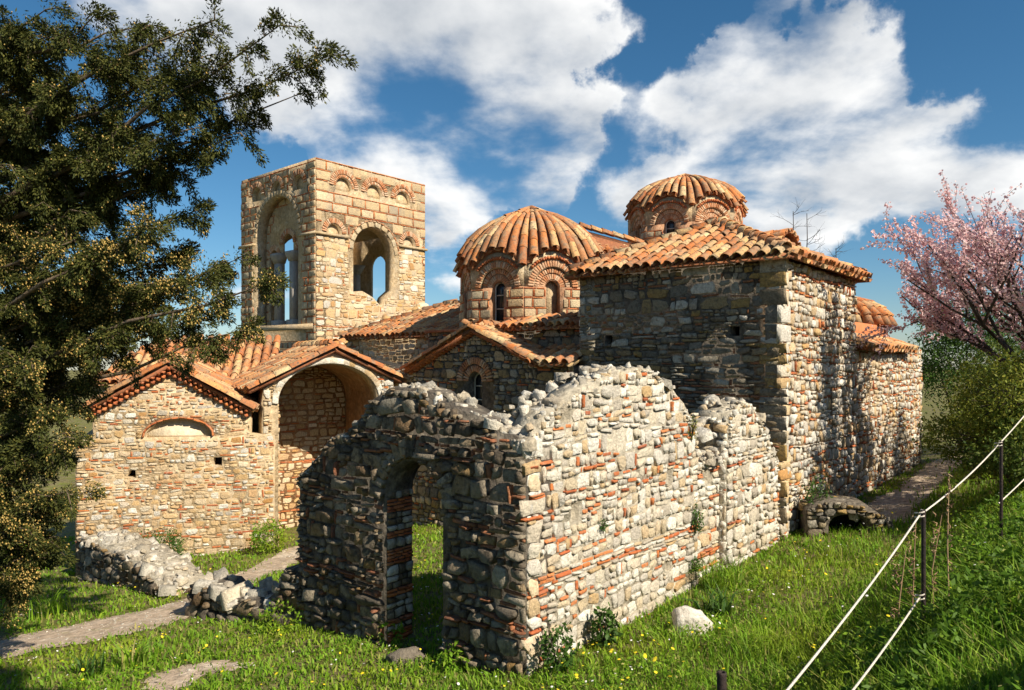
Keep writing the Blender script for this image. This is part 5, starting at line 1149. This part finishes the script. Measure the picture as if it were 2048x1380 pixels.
def grow(q, p, d, L, r, depth, segs, ends, spreadv=.5, up=.12, kids=(3, 4), curl=.18):
    pl = [(p, r)]; n = 5
    for i in range(n):
        d = (d + Vector((q.gauss(0, curl), q.gauss(0, curl), q.gauss(up*.3, curl)))).normalized(); p = p + d*L/n; pl.append((p, r*(1-.55*(i+1)/n)))
    segs.append(pl)
    if depth <= 1:
        ends.append(pl)
    if depth == 0: return
    for k in range(q.randint(*kids)):
        f = q.uniform(.3, 1.0); j = min(n, int(f*n)); b = pl[j][0]; e = (d + Vector((q.gauss(0, spreadv), q.gauss(0, spreadv), q.gauss(up, spreadv)))).normalized()
        grow(q, b, e, L*q.uniform(.5, .78), pl[j][1]*.68, depth-1, segs, ends, spreadv, up, kids, curl)
def build_almond():
    bx, by = 10.5, 13.5; z0 = gz(bx, by); t = Thing('almond_tree', 'almond tree in full pink blossom at the right edge', 'tree', (bx, by, z0)); q = random.Random(12); rng = np.random.default_rng(12)
    segs, ends = [], []; segs.append([(Vector((0, 0, -.3)), .17), (Vector((.05, 0, .5)), .15), (Vector((0, .05, 1.1)), .13)])
    for i in range(9):
        an = i*.72 + q.uniform(-.2, .2); ti = q.uniform(.45, 1.0)
        if math.cos(an) < -.2: ti = q.uniform(.75, 1.15)
        d = Vector((math.cos(an)*math.sin(ti), math.sin(an)*math.sin(ti)*.8, math.cos(ti)))
        grow(q, Vector((0, .03, 1.0)), d, q.uniform(2.45, 3.15), .08, 3, segs, ends, .42, .10, (4, 5), .13)
    V, F = tube_mesh(segs[:10], 8); link('trunk', mesh_np('trunk', V, F, 'bark_dark', smooth=True), t.e)
    V, F = tube_mesh(segs[10:], 4); link('branches', mesh_np('branches', V, F, 'bark_dark', smooth=True), t.e)
    P = []
    for pl in ends:
        for k in range(52):
            f = q.uniform(.02, 1)*(len(pl)-1); j = min(int(f), len(pl)-2); c = pl[j][0].lerp(pl[j+1][0], f-j); P.append((c.x+q.gauss(0, .035), c.y+q.gauss(0, .035), c.z+q.gauss(0, .035)))
    P = np.array(P); P = P[rng.permutation(len(P))[:115000]]
    # five-petalled flowers, slightly cupped
    n = len(P); nr = rng.normal(size=(n, 3)); nr /= np.linalg.norm(nr, axis=1)[:, None]; s = np.cross(nr, rng.normal(size=(n, 3))); s /= np.linalg.norm(s, axis=1)[:, None]; u = np.cross(nr, s); r = rng.uniform(.018, .033, (n, 1))
    V = np.stack([P] + [P + (s*math.cos(a)+u*math.sin(a))*r + nr*r*.35 for a in np.arange(5)*1.2566], 1).reshape(-1, 3); i = np.arange(n)[:, None]*6
    F = np.concatenate([i+np.array([[0, 1+k, 1+(k+1) % 5]]) for k in range(5)], 1).reshape(-1, 3)
    o = link('blossom', mesh_np('blossom', V, F, 'blossom'), t.e); o['kind'] = 'stuff'
build_almond()
def leafy(name, label, x, y, lobes, n, m, seed, leaf=(.05, .10), cat='shrub', z=None, trunk=None):
    """shrub or tree: branching stems inside, leaves gathered in many small clumps"""
    q = random.Random(seed); rng = np.random.default_rng(seed); z0 = gz(x, y) if z is None else z; t = Thing(name, label, cat, (x, y, z0)); segs = []; C = []
    for (cx, cy, cz, rx, rz) in lobes:
        base = Vector((cx*.15, cy*.15, -.1)); segs.append([(base, .05), (Vector((cx*.6, cy*.6, cz*.6)), .03), (Vector((cx, cy, cz)), .015)])
        for k in range(int(26*rx*rx)+14):
            v = Vector((q.gauss(0, 1), q.gauss(0, 1), q.gauss(0, 1))).normalized()*q.uniform(.45, 1.05); e = Vector((cx+v.x*rx, cy+v.y*rx, cz+v.z*rz)); segs.append([(Vector((cx, cy, cz)).lerp(e, .2), .010), (e, .004)])
            C.append(rng.normal(size=(max(20, int(n/len(lobes)/(26*rx*rx+14))), 3))*np.array([.16, .16, .13])*max(.8, rx) + np.array(e))
    C = np.concatenate(C); C = C[C[:, 2] > 0]
    V, F = leaf_np(rng, C, leaf, (leaf[0]*.4, leaf[1]*.45), up=((0, 0, .3), 1)); link('crown', mesh_np('crown', V, F, m), t.e)
    V, F = tube_mesh(segs, 5); link('trunk', mesh_np('trunk', V, F, 'bark_dark', smooth=True), t.e)
leafy('evergreen_shrub', 'large yellow green shrub under the blossoming tree', 9.0, 12.6, [(-.3, 0, 1.5, 1.0, .8), (.8, -.2, 1.7, 1.0, .8), (.2, -.6, .8, 1.1, .7), (1.6, -.6, 1.2, 1.0, .9), (-.5, .4, .8, .8, .7), (1.9, .2, 1.8, .9, .7)], 30000, 'leaf_yellow', 31)
leafy('evergreen_shrub', 'low shrub on the bank beyond the far rope post', 8.4, 11.2, [(0, 0, .3, .9, .5), (1.0, .2, .5, 1.0, .6), (.1, .9, .4, .9, .5), (1.7, -.6, .4, 1.0, .5)], 15000, 'leaf_mixed', 32)
leafy('evergreen_shrub', 'shrub at the far end of the church path', 14.4, 20.0, [(0, 0, 1.0, 1.3, 1.1), (1.4, -.4, 1.4, 1.4, 1.2), (-.4, 1.2, .8, 1.0, .9), (1.0, -1.8, .9, 1.3, 1.0)], 16000, 'leaf_yellow', 33, (.07, .13))
leafy('evergreen_shrub', 'tall shrub closing the gap between path and blossoming tree', 13.0, 17.6, [(0, 0, 1.4, 1.1, 1.2), (1.1, -.3, 1.9, 1.2, 1.3), (-.5, .7, 1.8, .9, 1.1), (.4, -1.2, 1.0, 1.1, 1.0), (2.0, .4, 2.3, 1.2, 1.2)], 24000, 'leaf_mixed', 35, (.05, .11))
leafy('evergreen_tree', 'dark round evergreen behind the blossoming tree', 14.9, 23.5, [(0, 0, 4.2, 1.5, 1.2), (1.4, 0, 3.8, 1.5, 1.3), (-.9, .2, 3.0, 1.2, 1.2), (.4, -.6, 2.2, 1.7, 1.4), (2.6, -.3, 2.8, 1.6, 1.4)], 22000, 'leaf_dark', 34, (.07, .14), 'tree')
def bare_tree(x, y, z, h, seed, label):
    q = random.Random(seed); segs, ends = [], []; t = Thing('bare_tree', label, 'tree', (x, y, z), 'bare trees behind the church')
    tr = [(Vector((.05*math.sin(i*1.7), 0, h*i/9)), .07*(1-i/10)+.008) for i in range(10)]
    V, F = tube_mesh([tr], 6); link('trunk', mesh_np('trunk', V, F, 'bark_dark'), t.e)
    for i in range(34):
        f = q.uniform(.35, 1); an = q.uniform(0, 6.28); grow(q, Vector((0, 0, h*f)), Vector((math.cos(an), math.sin(an), .35)), h*.12*(1.5-f)+.12, .014, 1, segs, ends, .5, .1, (2, 4))
    V, F = tube_mesh(segs, 4); link('branches', mesh_np('branches', V, F, 'bark_dark'), t.e)
bare_tree(14.1, 36, -1, 11.9, 1, 'left bare leafless treetop behind the church roof'); bare_tree(15.2, 37, -1, 12.0, 2, 'taller right bare leafless treetop behind the church roof')
bare_tree(16.7, 37, -1, 10.2, 4, 'lowest bare leafless treetop, nearest the eave end')

# ------------------------------------------------------------------ rope fence, culvert
def post(x, y, h, r, label, z=None):
    z = gz(x, y) if z is None else z; n = 10; V = []; F = []
    prof = [(-.1, r), (h-.01, r), (h, r*.9), (h, r*.62), (h-.06, r*.6)]
    for zz, rr in prof:
        for k in range(n): V.append((rr*math.cos(2*math.pi*k/n), rr*math.sin(2*math.pi*k/n), zz))
    for j in range(len(prof)-1):
        for k in range(n): F.append((j*n+k, j*n+(k+1) % n, (j+1)*n+(k+1) % n, (j+1)*n+k))
    t = Thing('rope_post', label, 'post', (x, y, z), 'iron posts of the rope barrier'); link('pipe', mesh_np('pipe', np.array(V), np.array(F), 'iron', smooth=True), t.e)
    return t
def rope(pts, label, r=.0065):
    q = random.Random(1); out = []
    for a, b in zip(pts, pts[1:]):
        n = 14
        for i in range(n): f = i/n; p = a.lerp(b, f); out.append((p - Z*.10*(b-a).length/3*4*f*(1-f)*.4, r))
    out.append((pts[-1], r)); segs = [out] + [[(k + Vector((.030*math.cos(a*.7), .030*math.sin(a*.7), -.03+.0035*a)), r*.9) for a in range(20)] for k in pts[1:-1] or [pts[-1]]]
    V, F = tube_mesh(segs, 7); o = link('rope', mesh_np('rope', V, F, 'rope', smooth=True)); setp(o, label, 'rope', 'white barrier ropes')
p1 = Vector((3.10, 5.4, 2.17)); p2 = Vector((5.05, 7.4, 2.47)); p3 = Vector((.74, 2.75, 1.67)); p4 = Vector((8.6, 10.9, 3.6))
post(p1.x, p1.y, p1.z-gz(p1.x, p1.y)+.02, .016, 'thin iron post carrying the rope at mid right'); post(p2.x, p2.y, p2.z-gz(p2.x, p2.y)+.02, .016, 'far iron rope post near the right edge'); post(1.20, 4.1, 1.53-gz(1.2, 4.1), .028, 'short iron post stump at the bottom edge')
rope([p3, p1+Vector((-.03, 0, -.02)), p2+Vector((-.03, 0, -.02)), p4], 'upper white rope climbing along the bank')
rope([Vector((.84, 2.75, 1.48)), p1+Vector((-.03, 0, -.64))], 'lower white rope below the near post')
rope([p2+Vector((-.04, -.02, -.62)), p4+Vector((.2, 0, -.9))], 'lower white rope beyond the far post')
for p, hs in ((p1, (0, -.60)), (p2, (0, -.60))): pass
def build_culvert():
    x, y = 6.05, 12.9; z = gz(x, y)-.07; t = Thing('culvert', 'low stone culvert mouth beside the church wall', 'culvert', (x, y, z)); q = random.Random(5)
    f = FR(Vector((x-.75, y+.02, 0)), Vector((x+.75, y-.25, 0))); op = arch(.38, 1.05, z-.2, z+.22, 8, .2)
    o = [(0, z-.3), (.38, z-.3)] + op[1:-1] + [(1.05, z-.3), (1.5, z-.3), (1.45, z+.3), (1.0, z+.62), (.35, z+.66), (0, z+.5)]
    w = panel(t, 'wall', f, o, [], .7, 'mortar_dark'); recess(t, f, [(.2, z-.3), (1.2, z-.3), (1.2, z+.5), (.2, z+.5)], .68, 'void', 'dark_back', w)
    rubble(t, f, [(0, z-.3), (1.5, z-.3), (1.45, z+.3), (1.0, z+.62), (.35, z+.66), (0, z+.5)], [arch(.36, 1.07, z-.4, z+.22, 8, .22)], 3, h=(.12, .2), w=(.12, .3), dep=(.05, .1), m='stone_slate', parent=w, pb=0, pc=0)
    crest(t, [(f @ Vector((0, z+.5, 0)), Vector((.1, .9, 0))), (f @ Vector((.6, z+.64, 0)), Vector((.1, .9, 0))), (f @ Vector((1.45, z+.3, 0)), Vector((.1, .9, 0)))], 4, .6, 'stone_slate', per=7); t.finish()
build_culvert()
